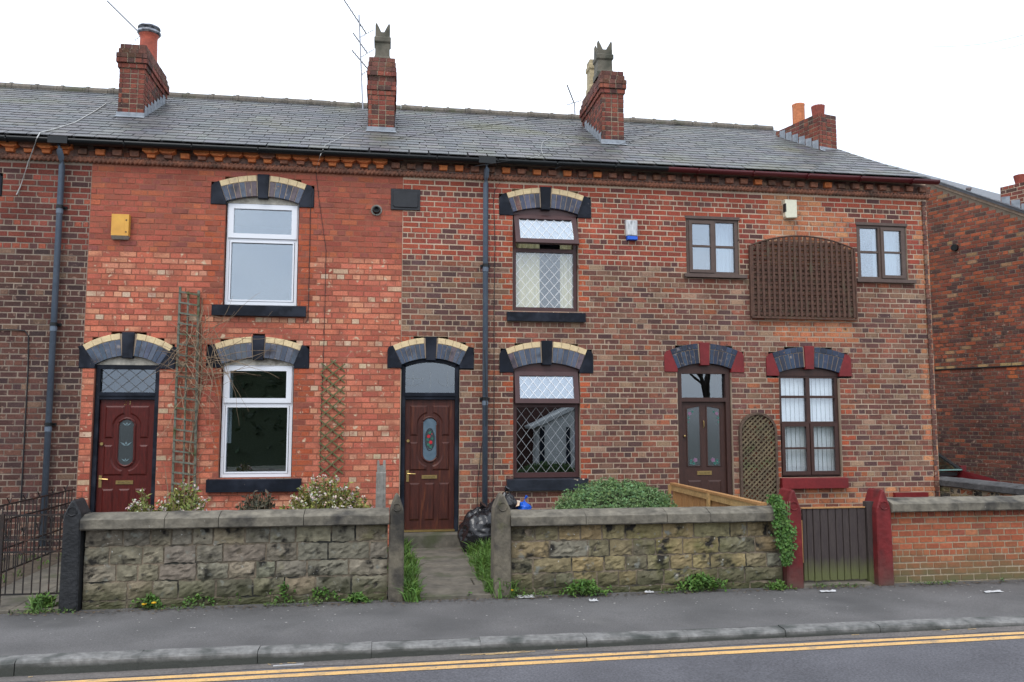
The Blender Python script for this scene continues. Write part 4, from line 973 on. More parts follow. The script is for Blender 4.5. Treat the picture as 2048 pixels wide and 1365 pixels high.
c2 = chimney(house_b, x0_, x1_, y2_, y2_+1.2, zt, T_ch, [.0, .012, .02, .03, .0, .02, .03, .015]); flashing(c2, x0_, x1_, y2_, 1, 1.1)
M_pot2 = mat('sooty_buff_pot', (.14, .125, .095), (.09, .085, .065), 5, .85, .3, 40, stain=(.05, .05, .035), stain_scale=5)
def square_pot(ch, c, hw, h, m, crown=True):
    g = MB(); g.lathe(c, [(hw*1.12, 0), (hw*1.12, .1), (hw*1.0, .14), (hw*.97, h-.2), (hw*1.14, h-.17), (hw*1.14, h-.1), (hw*1.0, h-.08), (hw*1.0, h), (hw*.7, h), (hw*.65, h-.15), (.001, h-.15)], 8, 0, True); g.build('chimney_pot', m, ch)
    if crown: horns(ch, c, hw, c[2]+h-.004, m)
square_pot(c2, ((x0_+x1_)/2, y2_+.3, zt-.03), .125, .56, M_pot2)
y3_ = roofpix(1225, 290).y; x0_, x1_ = PX(1204, 250, y3_), PX(1248, 250, y3_); zt = tz(1225, 142, y3_)
c3 = chimney(house_c, x0_, x1_, y3_, y3_+1.45, zt, T_ch, CORB); flashing(c3, x0_, x1_, y3_, -1, 1.35)
square_pot(c3, ((x0_+x1_)/2-.07, y3_+.36, zt-.03), .135, .52, M_pot2)
square_pot(c3, ((x0_+x1_)/2-.06, y3_+1.0, zt-.03), .125, .62, mat('buff_pot', (.42, .34, .2), (.36, .29, .17), 5, .8, .2, 40, stain=(.16, .13, .08), stain_scale=4), False)
y4_ = roofpix(1655, 303).y; an4 = math.radians(16); x0_ = PX(1640, 280, y4_); zt = tz(1650, 226, y4_)
c4 = chimney(house_d, x0_, x0_+.43, y4_, y4_+1.15, zt, T_ch, None, an4); flashing(c4, x0_, x0_+.43, y4_, -1, 1.1, an4)
pot(c4, (x0_+.22, y4_+.42, zt-.02), [(.11, 0), (.1, .03), (.12, .28), (.125, .31)], mat('fluted_red_pot', (.27, .06, .04), (.2, .05, .035), 4, .75, .15, 40), 28, .06)
pot(c4, (x0_+.1, y4_+.95, zt-.02), [(.12, 0), (.12, .5), (.125, .52), (.125, .54)], mat('orange_clay_pot', (.56, .2, .085), (.5, .17, .07), 4, .7, .1, 40))

# ------------------------------------------------------------------ garden walls
from mathutils import noise as mn
T_st1 = [((.225, .195, .14), 5), ((.2, .18, .135), 4), ((.25, .21, .145), 3), ((.175, .155, .118), 2)]
T_st2 = [((.25, .2, .105), 5), ((.21, .175, .1), 4), ((.165, .145, .095), 3), ((.28, .22, .11), 2), ((.22, .2, .155), 1.2)]
def stone(x0, x1, z0, z1, yf, parent, col, bulge=.03, face=None):
    """rock-faced block; its front bulges and is chipped unevenly"""
    nx = max(5, int((x1-x0)/.036)); nz = 6; g = MB(); vs = []; fs = []; sd = RND.uniform(0, 99)
    for i in range(nx+1):
        for j in range(nz+1):
            u, v = i/nx, j/nz; x = x0+(x1-x0)*u; z = z0+(z1-z0)*v
            e = min(1, 5*min(u, 1-u))*min(1, 4*min(v, 1-v))
            d = e*(bulge*(.4+1.2*mn.noise((x*8+sd, z*11, sd)))+.018*mn.noise((x*21, z*27+sd, 3))+.012*mn.noise((x*52, z*60, sd)))
            jx_ = 0 if 0 < i < nx else RND.uniform(-.004, .004); jz = 0 if 0 < j < nz else RND.uniform(-.009, .009)
            vs.append((x+jx_, yf-d, z+jz))
    n0 = len(vs)
    for i in range(nx):
        for j in range(nz): a = i*(nz+1)+j; fs.append((a, a+nz+1, a+nz+2, a+1))
    rim = [i*(nz+1) for i in range(nx+1)]+[nx*(nz+1)+j for j in range(1, nz+1)]+[i*(nz+1)+nz for i in range(nx-1, -1, -1)]+[j for j in range(nz-1, 0, -1)]
    for r in rim: x, y, z = vs[r]; vs.append((x, yf+.1, z))
    m = len(rim)
    for k in range(m): fs.append((rim[k], n0+k, n0+(k+1) % m, rim[(k+1) % m]))
    if face: vs = [face(v) for v in vs]
    o = g.add(vs, fs).build('stone', M_stone_o, parent); o.color = (*col, 1); return o
def coping(x0, x1, z0, h, parent, m, face=None, yf=-3.76, yb=-3.36):
    g = MB(); n = 7; prof = [(yf+.015, z0), (yf, z0+.012), (yf, z0+h-.008), (yf+.012, z0+h), (yf+.13, z0+h+.042), (yb-.13, z0+h+.042), (yb, z0+h-.01), (yb, z0)]; vs = []; fs = []; m_ = len(prof); sd = RND.uniform(0, 50)
    for i in range(n+1):
        x = x0+(x1-x0)*i/n
        for j, (y, z) in enumerate(prof): vs.append((x, y+.009*mn.noise((x*6, j*3+sd, 1)), z+(.008*mn.noise((x*7, j*2+sd, 5)) if j > 0 else 0)))
    for i in range(n):
        for j in range(m_): fs.append((i*m_+j, i*m_+(j+1) % m_, (i+1)*m_+(j+1) % m_, (i+1)*m_+j))
    fs += [tuple(range(m_-1, -1, -1)), tuple(range(n*m_, (n+1)*m_))]
    if face: vs = [face(v) for v in vs]
    g.add(vs, fs); return g.build('coping_stone', m, parent)
def stone_wall(label, x0, x1, zc, rows, tab, joints):
    t = thing('stone_garden_wall', label, 'wall', ((x0+x1)/2, WALLY, 0), 'sandstone front garden walls')
    g = MB(); g.box(x0+.006, x1-.006, WALLY+.004, -3.42, -.1, zc-.002); g.build('mortar_core', M_stonemortar, t)
    for (z0, z1) in rows:
        x = x0
        while x < x1-.05:
            w_ = RND.choice([.2, .26, .31, .36, .42, .24]); e = min(x1, x+w_)
            if x1-e < .14: e = x1
            stone(x+.009, e-.009, z0+.009, z1-.008, WALLY-.004, t, pick(tab), .023 if z0 > .02 else .01); x = e
    js = [x0-.015]+joints+[x1+.01]
    for a, b in zip(js[:-1], js[1:]): coping(a+.003, b-.003, zc, .105, t, M_coping)
    return t
stone_wall('grey sandstone garden wall before the orange-red house, between black and plain piers', -2.925, .045, .775,
           [(-.03, .075), (.075, .255), (.255, .42), (.42, .598), (.598, .772)], T_st1, [PX(329, 1045, -3.75), PX(437, 1045, -3.75), PX(607, 1045, -3.75)])
stone_wall('yellow-stained sandstone garden wall before the leaded-window house, ivy at its right end', 1.335, 4.41, .73,
           [(-.03, .065), (.065, .225), (.225, .385), (.385, .56), (.56, .727)], T_st2, [PX(1172, 1040, -3.75), PX(1334, 1040, -3.75), PX(1421, 1040, -3.75)])
t = thing('brick_garden_wall', 'low orange brick garden wall with dark stone coping at the right edge', 'wall', (7.5, WALLY, 0))
g = MB(); g.box(5.7, 9.3, WALLY+.006, -3.45, -.1, .803); core = g.build('mortar_core', mat('wall_mortar', (.38, .31, .22), (.28, .23, .15), 3, .95, .3, 100), t)
T_gw = [((.34, .1, .045), 4), ((.3, .085, .04), 4), ((.25, .07, .04), 2), ((.37, .13, .06), 1)]
M_gw_o = mat('garden_brick', (1, 1, 1), src='obj', rough=.85, bump=.4, bscale=70, speck=.22, stain=[((.14, .1, .06), 3, .6, .75)], grad=((.13, .11, .05), .42, .02))
emit_bricks(lay((5.7, WALLY), 0, 3.6, -.06, .805, lambda s, z, h: pick(T_gw), None, zref=.765, hh=.0725, st=.168, bond=6, phase=.05), t, 300, M_gw_o, M_gw_o)
cj = [5.69, PX(1915, 1010, -3.75), 7.75, 8.5, 9.3]
for a, b in zip(cj[:-1], cj[1:]): coping(a+.003, b-.003, .805, .1, t, M_coping)
t = thing('rubble_side_wall', 'dark-coped rubble wall running back from the brick garden wall to the end house', 'wall', (9.15, -1.7, 0))
fc = lambda v: (9.12+(v[1]+3.56), .1-(v[0]), v[2])
g = MB(); g.box(9.04, 9.26, -3.38, .1, -.1, .768); g.build('mortar_core', mat('rubble_mortar', (.3, .25, .17), (.2, .16, .11), 6, .95, .5, 60), t)
for z0, z1 in ((.0, .2), (.2, .38), (.38, .55), (.55, .67), (.67, .76)):
    x = .02
    while x < 3.4:
        e = min(3.45, x+RND.uniform(.14, .3)); stone(x+.01, e-.01, z0+.01, z1-.008, 0, t, pick([((.2, .14, .07), 3), ((.06, .055, .05), 3), ((.3, .1, .05), 1.2), ((.24, .19, .11), 2)]), .02, lambda v: (9.04+v[1], .1-v[0], v[2])); x = e
for a, b in ((-.02, .9), (.9, 1.75), (1.75, 2.6), (2.6, 3.42)): coping(a+.003, b-.003, .77, .1, t, mat('dark_coping', (.06, .06, .062), (.09, .09, .09), 5, .9, .6, 30, speck=.3), lambda v: (9.15+(v[1]+3.56)*.8, .1-v[0], v[2]))
def pier(name, label, x0, x1, zs, za, m, yf=-3.74, yb=-3.46, lean=0.0):
    t = thing(name, label, 'gate pier', ((x0+x1)/2, -3.6, 0), 'pointed stone gate piers'); g = MB(); xc = (x0+x1)/2; c = .022
    pts = [(x0, -.08), (x1, -.08), (x1-.003, zs*.5), (x1-.006, zs-.05), (x1-.012, zs), (xc+.02, za-.018), (xc, za), (xc-.02, za-.018), (x0+.012, zs), (x0+.006, zs-.05), (x0+.003, zs*.5)]
    g.prism([(a+lean*b, b) for a, b in pts], yf, yb, .014); g.build('shaft', m, t)
    g = MB(); zc = zs+.025; r = (x1-x0)*.24
    ring = [(xc+lean*zc+r*math.cos(k*math.pi/8), yf-.002, zc+r*math.sin(k*math.pi/8)) for k in range(17)]
    g.tube(ring, .008, 5, False); g.build('carved_ring', m, t)
    return t
pier('gate_pier', 'black painted pointed stone gate pier beside the iron gate', -3.105, -2.93, .935, 1.07, M_pierblack)
pier('gate_pier', 'unpainted pointed stone gate pier left of the flagged path', .05, .21, .925, 1.075, M_pier)
pier('gate_pier', 'unpainted pointed stone gate pier right of the flagged path, by the bin bags', 1.142, 1.33, .915, 1.065, M_pier)
pier('gate_pier', 'dark red painted gate pier left of the boarded gate, ivy against it', 4.412, 4.607, .87, 1.075, M_redpier)
pier('gate_pier', 'dark red painted gate pier at the end of the orange brick garden wall', 5.505, 5.695, .86, 1.06, M_redpier)

# ------------------------------------------------------------------ gates, railings, fence
t = thing('boarded_gate', 'dark brown boarded gate, green with algae at the foot, between red piers', 'gate', (5.0, -3.6, 0))
edges = [1605, 1613.5, 1626.7, 1641, 1657, 1672, 1686, 1699, 1715.5, 1732]
ex = [PX(e, 1090, -3.6) for e in edges]; zt, zb = PZ(1660, 1017, -3.6), PZ(1660, 1161, -3.6)
for i, (a, b) in enumerate(zip(ex[:-1], ex[1:])):
    g = MB(); g.prism([(a+.004, zb+RND.uniform(-.008, .008)), (b-.004, zb+RND.uniform(-.008, .008)), (b-.004, zt), (a+.004, zt)], -3.612+RND.uniform(-.004, .004), -3.588, .004); g.build('board', M_wood_dark, t)
for z in (zb+.12, zt-.12):
    g = MB(); g.box(ex[0], ex[-1], -3.587, -3.55, z-.04, z+.04); g.build('ledge', M_wood_dark, t)
g = MB(); g.box(ex[0]-.012, ex[-1]-.01, -3.625, -3.58, zt+.002, zt+.016); g.build('top_batten', M_wood_new, t)
g = MB(); g.box(ex[-1]+.004, PX(1744, 1090, -3.56), -3.64, -3.56, -.05, PZ(1738, 1003, -3.6)); g.build('hanging_post', M_wood_dark, t)
g = MB(); g.box(ex[0]-.02, ex[0]-.004, -3.62, -3.57, .25, .72); g.build('jamb_strip', M_wood_new, t)
t = thing('timber_fence', 'new orange timber board fence running back from the ivy-clad pier', 'fence', (4.3, -2.0, 0))
y = -.42; k = 0
while y > -3.42:
    g = MB(); g.box(4.285+.006*(k % 2), 4.303+.006*(k % 2), y-.112, y, .0, .865); g.build('board', M_wood_new, t); y -= .116; k += 1
g = MB(); g.box(4.262, 4.284, -3.44, -.42, .79, .872); g.build('rail', mat('pale_fence_rail', (.46, .3, .13), (.4, .25, .1), 5, .7, .2, 50), t)
g = MB(); g.box(4.25, 4.33, -3.45, -.4, .874, .905); g.build('cap_rail', M_wood_new, t)
for yy in (-.38, -1.9, -3.42):
    g = MB(); g.box(4.235, 4.262, yy-.04, yy+.03, -.05, .872); g.build('post', mat('pale_fence_rail', (0, 0, 0)), t)
def spear_bar(g, x, y, z0, z1, r=.007): g.tube([(x, y, z0), (x, y, z1)], r, 5)
t = thing('iron_gate', 'rusty black wrought iron bar gate left of the black pier', 'gate', (-3.6, -3.6, 0))
for z in (.155, .56, .675, .915):
    g = MB(); g.box(-4.3, -3.115, -3.606, -3.594, z-.008, z+.008); g.build('rail', M_iron, t)
for i, x in enumerate([-3.17-.0785*k for k in range(15)]):
    g = MB(); spear_bar(g, x, -3.6, .155, .915); g.build('bar', M_iron, t)
for x in (-3.7, -4.3, -3.122):
    g = MB(); g.box(x-.015, x+.015, -3.615, -3.585, .05, .93); g.build('stile', M_iron, t)
t = thing('iron_railing', 'rusty scrolled iron railing dividing the front gardens behind the iron gate', 'railing', (-4.25, -1.8, 0))
for z in (.14, .40, .72, .89):
    g = MB(); g.box(-4.258, -4.242, -3.5, -.12, z-.009, z+.009); g.build('rail', M_iron, t)
for k in range(29):
    yy = -3.45+k*.116; g = MB(); spear_bar(g, -4.25, yy, .14, .89); g.build('bar', M_iron, t)
for k in range(8):
    yy = -3.39+k*.42
    for s in (-1, 1):
        g = MB(); g.tube([(-4.25, yy+s*(.02+.06*math.sin(q*.5)), .72-.03*q+.0) for q in range(9)], .005, 4)
        g.tube([(-4.25, yy+s*(.05+.035*math.cos(q*.8)*(1-q*.08)), .55+.035*math.sin(q*.8)*(1-q*.08)) for q in range(10)], .005, 4)
        g.tube([(-4.25, yy+s*(.05+.035*math.cos(q*.8)*(1-q*.08)), .27+.035*math.sin(q*.8)*(1-q*.08)) for q in range(10)], .005, 4); g.build('scroll', M_iron, t)
    g = MB(); g.tube([(-4.25, yy-.07, .965), (-4.25, yy-.02, .92), (-4.25, yy, .89), (-4.25, yy+.02, .92), (-4.25, yy+.07, .965)], .007, 4); g.build('finial', M_iron, t)
t = thing('concrete_post', 'grey concrete fence post with notched top standing left of the middle door', 'post', (-.05, -1.0, 0))
x0_, x1_ = PX(750, 1000, -1), PX(772, 1000, -1)
g = MB(); g.prism([(x0_, -.05), (x1_, -.05), (x1_-.006, 1.14), (x0_+.012, 1.14)], -1.06, -.94, .008); sh = g.build('shaft', M_conc, t)
g = MB(); g.prism([(x0_+.04, .0), (x1_-.04, .0), (x1_-.04, 1.12), (x0_+.04, 1.12)], -1.068, -1.055); g.build('rib', M_conc, t)
g = MB(); g.prism([(x0_+.02, 1.139), (x1_-.008, 1.139), (x1_-.012, 1.3), (x1_-.045, 1.3), (x1_-.05, 1.23), (x0_+.055, 1.23), (x0_+.05, 1.3), (x0_+.024, 1.3)], -1.04, -.96); g.build('notched_top', M_conc, t)

# ------------------------------------------------------------------ trellises
def slat(p, q, wd, th, m, parent, name='slat', up=(0, -1, 0)):
    p, q = Vector(p), Vector(q); d = (q-p); ln = d.length; d.normalize(); n = Vector(up); s = d.cross(n).normalized()
    g = MB(); k = RND.uniform(-.004, .004); g.obox((p+q)/2+s*k, (ln, wd*RND.uniform(.88, 1.08), th), Matrix.Rotation(RND.uniform(-.006, .006), 3, 'Y')@Matrix((d, s, n)).transposed()); return g.build(name, m, parent)
t = thing('arched_top_trellis', 'large dark brown square trellis panel with a bowed top, fixed between upper windows', 'trellis', (6.7, -.03, 3.5), 'wall trellises')
bx0, bx1, bz0, bzs, bzt = 5.80, 7.592, 3.5, 4.66, 4.84
def btop(x): u = (x-bx0)/(bx1-bx0)*2-1; return bzs+(bzt-bzs)*(1-u*u)
for i in range(20):
    x = bx0+.02+(bx1-bx0-.04)*i/19; slat((x, -.062, bz0+.01), (x, -.062, btop(x)-.015), .042, .018, M_trellis, t)
for j in range(15):
    z = bz0+.06+j*.0825
    if z > bzt-.03: continue
    xa, xb = bx0, bx1
    if z > bzs: k = math.sqrt((bzt-z)/(bzt-bzs)); xa, xb = (bx0+bx1)/2-k*(bx1-bx0)/2, (bx0+bx1)/2+k*(bx1-bx0)/2
    slat((xa, -.04, z), (xb, -.04, z), .04, .018, M_trellis, t)
slat((bx0-.012, -.055, bz0-.012), (bx1+.012, -.055, bz0-.012), .03, .05, M_trellis, t, 'frame_rail')
for x in (bx0-.012, bx1+.012): slat((x, -.055, bz0), (x, -.055, bzs), .024, .05, M_trellis, t, 'frame_rail')
g = MB(); g.tube([(bx0+(bx1-bx0)*i/16, -.055, btop(bx0+(bx1-bx0)*i/16)) for i in range(17)], .016, 5); g.build('bowed_rail', M_trellis, t)
t = thing('round_topped_trellis', 'narrow round-topped diagonal trellis between the right-hand door and window', 'trellis', (5.84, -.03, .1), 'wall trellises')
ax0, ax1, az0, azs = 5.545, 6.14, .12, 1.65; ar = (ax1-ax0)/2; axc = (ax0+ax1)/2
def atop(x): return azs+math.sqrt(max(0, ar*ar-(x-axc)**2))
for s, yy in ((1, -.05), (-1, -.036)):
    for k in range(-9, 26):
        pts = []
        for i in range(61):
            x = ax0+(ax1-ax0)*i/60; z = az0+k*.083+s*(x-ax0)*.95
            if az0 <= z <= atop(x)-.005: pts.append((x, z))
        if len(pts) > 5: slat((pts[0][0], yy, pts[0][1]), (pts[-1][0], yy, pts[-1][1]), .024, .012, M_trellis_old, t)
g = MB()
for pa in ([(ax0, az0), (ax0, azs)], [(ax1, az0), (ax1, azs)]): g.box(pa[0][0]-.018, pa[0][0]+.018, -.075, -.02, pa[0][1], pa[1][1])
arc = [(axc+ar*math.cos(k*math.pi/14), azs+ar*math.sin(k*math.pi/14)) for k in range(15)]
for (a, b), (c_, d_) in zip(arc[:-1], arc[1:]):
    k0 = 1.06; k1 = .94; f = lambda x, z, k: (axc+(x-axc)*k, azs+(z-azs)*k)
    g.prism([f(a, b, k1), f(a, b, k0), f(c_, d_, k0), f(c_, d_, k1)], -.075, -.02)
g.build('frame', mat('brown_trellis_frame', (.1, .065, .045), (.075, .05, .036), 6, .8, .2, 50), t)
t = thing('diamond_trellis', 'narrow green expanding diamond trellis on the orange-red wall', 'trellis', (-.77, -.02, 1.0), 'wall trellises')
dx0, dx1, dz0, dz1 = -.945, -.615, 1.05, 2.73
for s, yy in ((1, -.03), (-1, -.018)):
    for k in range(-3, 14):
        za = dz0+k*.167 if s > 0 else dz0+k*.167+.3; xa, xb = dx0-.01, dx1+.01
        zb_ = za+s*.29
        def cl(z, zo, x, xo):
            if z < dz0: return x+(xo-x)*(dz0-z)/(zo-z), dz0
            if z > dz1: return x+(xo-x)*(dz1-z)/(zo-z), dz1
            return x, z
        if max(za, zb_) <= dz0+.04 or min(za, zb_) >= dz1-.04: continue
        p = cl(za, zb_, xa, xb); q = cl(zb_, za, xb, xa); slat((p[0], yy, p[1]), (q[0], yy, q[1]), .02, .01, M_trellis_grn, t)
t = thing('ladder_trellis', 'tall narrow grey-green ladder trellis leaning by the left door, bare stems round it', 'trellis', (-2.85, -.05, .3), 'wall trellises')
def lad(u, z):                                                # u across 0..1
    xl = PX(345, 985, -.05)+(PX(361, 577, -.05)-PX(345, 985, -.05))*(z-.82)/(3.75-.82)
    xr = PX(389, 985, -.05)+(PX(397, 582, -.05)-PX(389, 985, -.05))*(z-.82)/(3.75-.82); return xl+(xr-xl)*u
for u, zt, wd in ((0, 3.77, .035), (.47, 3.7, .026), (1, 3.72, .035)): slat((lad(u, .2), -.06, .2), (lad(u, zt), -.06, zt), wd, .03, M_ladder, t, 'upright')
for k in range(23):
    z = .32+k*.152; slat((lad(-.04, z+.03), -.082, z+.03), (lad(1.04, z-.015), -.082, z-.015), .026, .013, M_ladder, t, 'rung')
# bare climber tangled round the ladder trellis
t = thing('bare_climber', 'leafless brown climber stems tangled on the ladder trellis and across the arch', 'climber', (-2.75, -.1, .1))
r_ = random.Random(5)
def wander(p, d, n, st, r0, droop=.0, jt=.35):
    pts = [Vector(p)]; d = Vector(d).normalized(); R = []
    for i in range(n):
        d = (d+Vector((r_.uniform(-jt, jt), r_.uniform(-jt, jt)*.35, r_.uniform(-jt, jt)))*.5+Vector((0, 0, -droop))).normalized()
        q = pts[-1]+d*st; q.y = min(-.02, max(-.32, q.y)); pts.append(q)
    return pts, [r0*(1-.75*i/n) for i in range(n+1)]
g = MB()
pts, R = wander((-2.78, -.08, .0), (0, 0, 1), 26, .14, .022, 0, .14); g.tube(pts, R, 6); g.build('stem', M_twig, t)
pts, R = wander((-2.95, -.1, .3), (-.1, 0, 1), 8, .12, .012, 0, .3); g = MB(); g.tube(pts, R, 5); g.build('stem', M_twig, t)
g = MB()
for k in range(24):
    z = r_.uniform(2.2, 3.3); p = (lad(r_.uniform(.1, 1.1), z), -.1, z); pts, R = wander(p, (r_.uniform(-.3, 1), -.3, r_.uniform(-.8, .7)), r_.randint(7, 15), .065, .006, .05, .5); g.tube(pts, R, 4)
for k in range(10):
    p = (-2.62, -.08, r_.uniform(2.4, 3.3)); pts, R = wander(p, (1, -.25, r_.uniform(-.2, .7)), r_.randint(10, 19), .075, .0055, -.02, .3); g.tube(pts, R, 4)
for k in range(15):
    p = (-2.55+r_.uniform(-.1, .15), -.1, r_.uniform(2.6, 3.5)); pts, R = wander(p, (r_.uniform(-.2, .5), -.1, -1), r_.randint(8, 18), .07, .005, .05, .35); g.tube(pts, R, 4)
for k in range(20):
    z = r_.uniform(2.4, 2.95); p = (lad(.5, z), -.1, z); pts, R = wander(p, (r_.uniform(-1, 1), -.2, r_.uniform(-.3, .3)), 9, .05, .006, .02, .8); g.tube(pts, R, 4)
for k in range(12):
    z = r_.uniform(.7, 2.3); p = (lad(.9, z), -.09, z); pts, R = wander(p, (r_.uniform(-.7, .7), -.2, r_.uniform(.2, 1)), 9, .06, .005, .0, .4); g.tube(pts, R, 4)
g.build('twigs', M_twig, t)

# ------------------------------------------------------------------ boxes, plaque and vent on the walls
def wallbox(name, label, px0, py0, px1, py1, dep, mats, kind):
    a = P(px0, py0, -dep); b = P(px1, py1, -dep); x0, x1, z1, z0 = a.x, b.x, a.z, b.z
    t = thing(name, label, 'alarm box', ((x0+x1)/2, 0, z0), 'burglar alarm boxes'); w_ = x1-x0; h = z1-z0
    if kind == 'yellow':
        g = MB(); g.box(x0, x1, -dep, .0, z0+.045, z1); g.box(x0+w_*.74, x0+w_*.752, -dep-.002, -dep, z0+.045, z1); g.build('casing', mats[0], t)
        g = MB(); g.add([(x0, -dep, z0+.044), (x1, -dep, z0+.044), (x1-.02, -dep*.45, z0), (x0, -dep*.45, z0), (x0, 0, z0), (x1-.02, 0, z0), (x0, 0, z0+.044), (x1, 0, z0+.044)], [(0, 3, 2, 1), (3, 4, 5, 2), (0, 6, 4, 3), (1, 2, 5, 7)]); g.build('base', mats[1], t)
        for z in (z1-.085, z0+.1):
            g = MB(); g.tube([(x0+w_*.86, -dep-.004, z), (x0+w_*.86, -dep+.002, z)], .011, 8); g.build('screw', M_cable, t)
    elif kind == 'blue':
        g = MB(); g.prism([(x0+.012, z0+.065), (x1-.004, z0+.06), (x1, z1), (x0, z1)], -dep, 0, .015); g.build('casing', mats[0], t)
        g = MB(); g.prism([(x0+.024, z0), (x1, z0), (x1, z0+.058), (x0+.018, z0+.062)], -dep*.9, 0, .008); g.build('strobe_lens', mats[1], t)
    else:
        g = MB(); g.prism([(x0, z0+.03), (x0+.02, z0), (x1, z0+.012), (x1, z1), (x0, z1)], -dep, 0, .008); g.build('casing', mats[0], t)
        g = MB(); g.box(x0-.003, x0+.018, -dep-.002, -dep*.2, z0+.1, z0+.24); g.build('strobe_lens', mats[1], t)
wallbox('alarm_box', 'yellow alarm box high on the orange-red house', 223.5, 428, 256, 478, .09, (mat('yellow_plastic', (.68, .36, .06), (.6, .3, .05), 5, .5, .05, 40, speck=.08), mat('grey_plastic', (.36, .35, .3), None, rough=.6, bump=0)), 'yellow')
wallbox('alarm_box', 'grubby white alarm box with blue base on the brown brick wall', 1252, 440, 1276, 480, .08, (mat('grubby_white_plastic', (.55, .56, .57), (.45, .46, .47), 7, .6, .1, 30, stretch=(3, 3, .6), stain=(.25, .26, .27), stain_scale=14), M_blue), 'blue')
wallbox('alarm_box', 'cream alarm box on the pale brick patch under the red gutter', 1570, 399, 1595, 437, .09, (mat('cream_plastic', (.66, .64, .5), None, rough=.5, bump=0, speck=.05), M_cable), 'cream')
t = thing('wall_plaque', 'blank black name plaque high on the wall where the orange brick ends', 'plaque', (.25, 0, 5.04)); a = P(782, 378); b = P(840, 422)
M_plq = mat('black_stone_paint', (.014, .016, .02), (.02, .022, .027), 5, .55, .1, 40, speck=.15)
g = MB(); g.prism([(a.x, b.z), (b.x, b.z), (b.x, a.z), (a.x, a.z)], -.02, .0, .004); g.build('slab', M_plq, t)
g = MB(); g.prism([(a.x+.06, b.z+.035), (b.x-.05, b.z+.035), (b.x-.03, b.z+.06), (b.x-.03, a.z-.03), (a.x+.03, a.z-.03), (a.x+.03, b.z+.06)], -.034, -.02, .008); g.build('raised_panel', M_plq, t)
t = thing('flue_vent', 'small round black flue vent left of the plaque', 'vent', (-.18, 0, 5.0)); c_ = P(753, 421)
g = MB(); v = [(c_.x+r*math.cos(k*math.pi/8), y, c_.z+r*math.sin(k*math.pi/8)) for r, y in ((.062, 0), (.062, -.03), (.048, -.07), (.035, -.07), (.035, -.01), (.001, -.01)) for k in range(16)]
g.add(v, [(j*16+k, (j+1)*16+k, (j+1)*16+(k+1) % 16, j*16+(k+1) % 16) for j in range(5) for k in range(16)]); g.build('flue_pipe', M_gutter, t)
g = MB(); v = [(c_.x+r*math.cos(k*math.pi/8), y, c_.z+r*math.sin(k*math.pi/8)) for r, y in ((.085, .0), (.083, -.012), (.06, -.012)) for k in range(16)]
g.add(v, [(j*16+k, (j+1)*16+k, (j+1)*16+(k+1) % 16, j*16+(k+1) % 16) for j in range(2) for k in range(16)]); g.build('collar', M_conc, t)

# ------------------------------------------------------------------ cables
def cable(label, pts, r, m): g = MB(); g.tube(pts, r, 5); return tag(g.build('cable', m), label, 'cable', 'cables on the houses')
cable('black cable running down the brown wall just right of the middle downpipe', [P(1000, 366, -.012), P(990, 380, -.012), P(987, 400, -.012), P(990, 480, -.012), P(988, 620, -.012), P(988, 800, -.012), P(986, 1000, -.012)], .0055, M_cable)
cable('thin black cable dropping beside the white upper window', [P(624, 382, -.03), P(621, 400, -.012), P(620, 470, -.012), P(618, 560, -.012), P(616, 640, -.012), P(610, 646, -.012)], .005, M_cable)
cable('thin brown cable down the orange wall to the diamond trellis', [P(632, 345, -.012), P(638, 400, -.012), P(652, 500, -.012), P(650, 600, -.012), P(647, 710, -.012), P(643, 800, -.012), P(640, 950, -.012)], .004, M_cable)
cable('black cable turning down the dark brick wall at the left edge', [P(-40, 659, -.015), P(30, 660, -.015), P(50, 662, -.015), P(57, 672, -.015), P(56, 740, -.015), P(50, 850, -.015), P(42, 1000, -.015)], .009, M_cable)
def rp(px, py, h=.03): p = roofpix(px, py); return Vector((p.x, p.y, p.z+h))
cable('pale cable trailing over the left slates and down past the gutter', [rp(212, 211), rp(190, 226), rp(150, 249), rp(110, 262), rp(80, 271, .04), P(74, 276, -.34), P(66, 300, -.2), P(55, 330, -.05), P(40, 375, -.02), P(33, 390, -.015)], .008, M_cablew)
cable('pale cable across the slates left of the second chimney', [rp(725, 258), rp(700, 270), rp(650, 296, .04), P(640, 312, -.34), P(632, 340, -.06)], .004, M_cablew)
cable('black cable sagging across the middle slates', [rp(795, 281), rp(880, 266), rp(980, 254), rp(1060, 243), rp(1100, 239)], .004, M_cable)
cable('pale looped cable lying on the slates near the third chimney', [rp(1130, 268), rp(1104, 278), rp(1085, 288), rp(1082, 300), rp(1085, 312), rp(1070, 319), rp(1060, 323, .05)], .004, M_cablew)
cable('black wire from the middle gutter up over the right-hand slates', [P(950, 333, -.4), P(1060, 315, -.34), rp(1180, 288, .05), rp(1330, 256, .05), rp(1400, 249, .04)], .0032, M_cable)
cable('black wire climbing from the eaves to the roof near the red gutter', [P(1110, 338, -.36), rp(1200, 306, .05), rp(1290, 280, .04), rp(1340, 262, .04)], .0032, M_cable)
cable('dark wire hanging behind the middle downpipe', [P(969, 700, -.14), P(974, 840, -.14), P(962, 900, -.05), P(956, 960, -.04), P(954, 1015, -.04)], .006, M_cable)

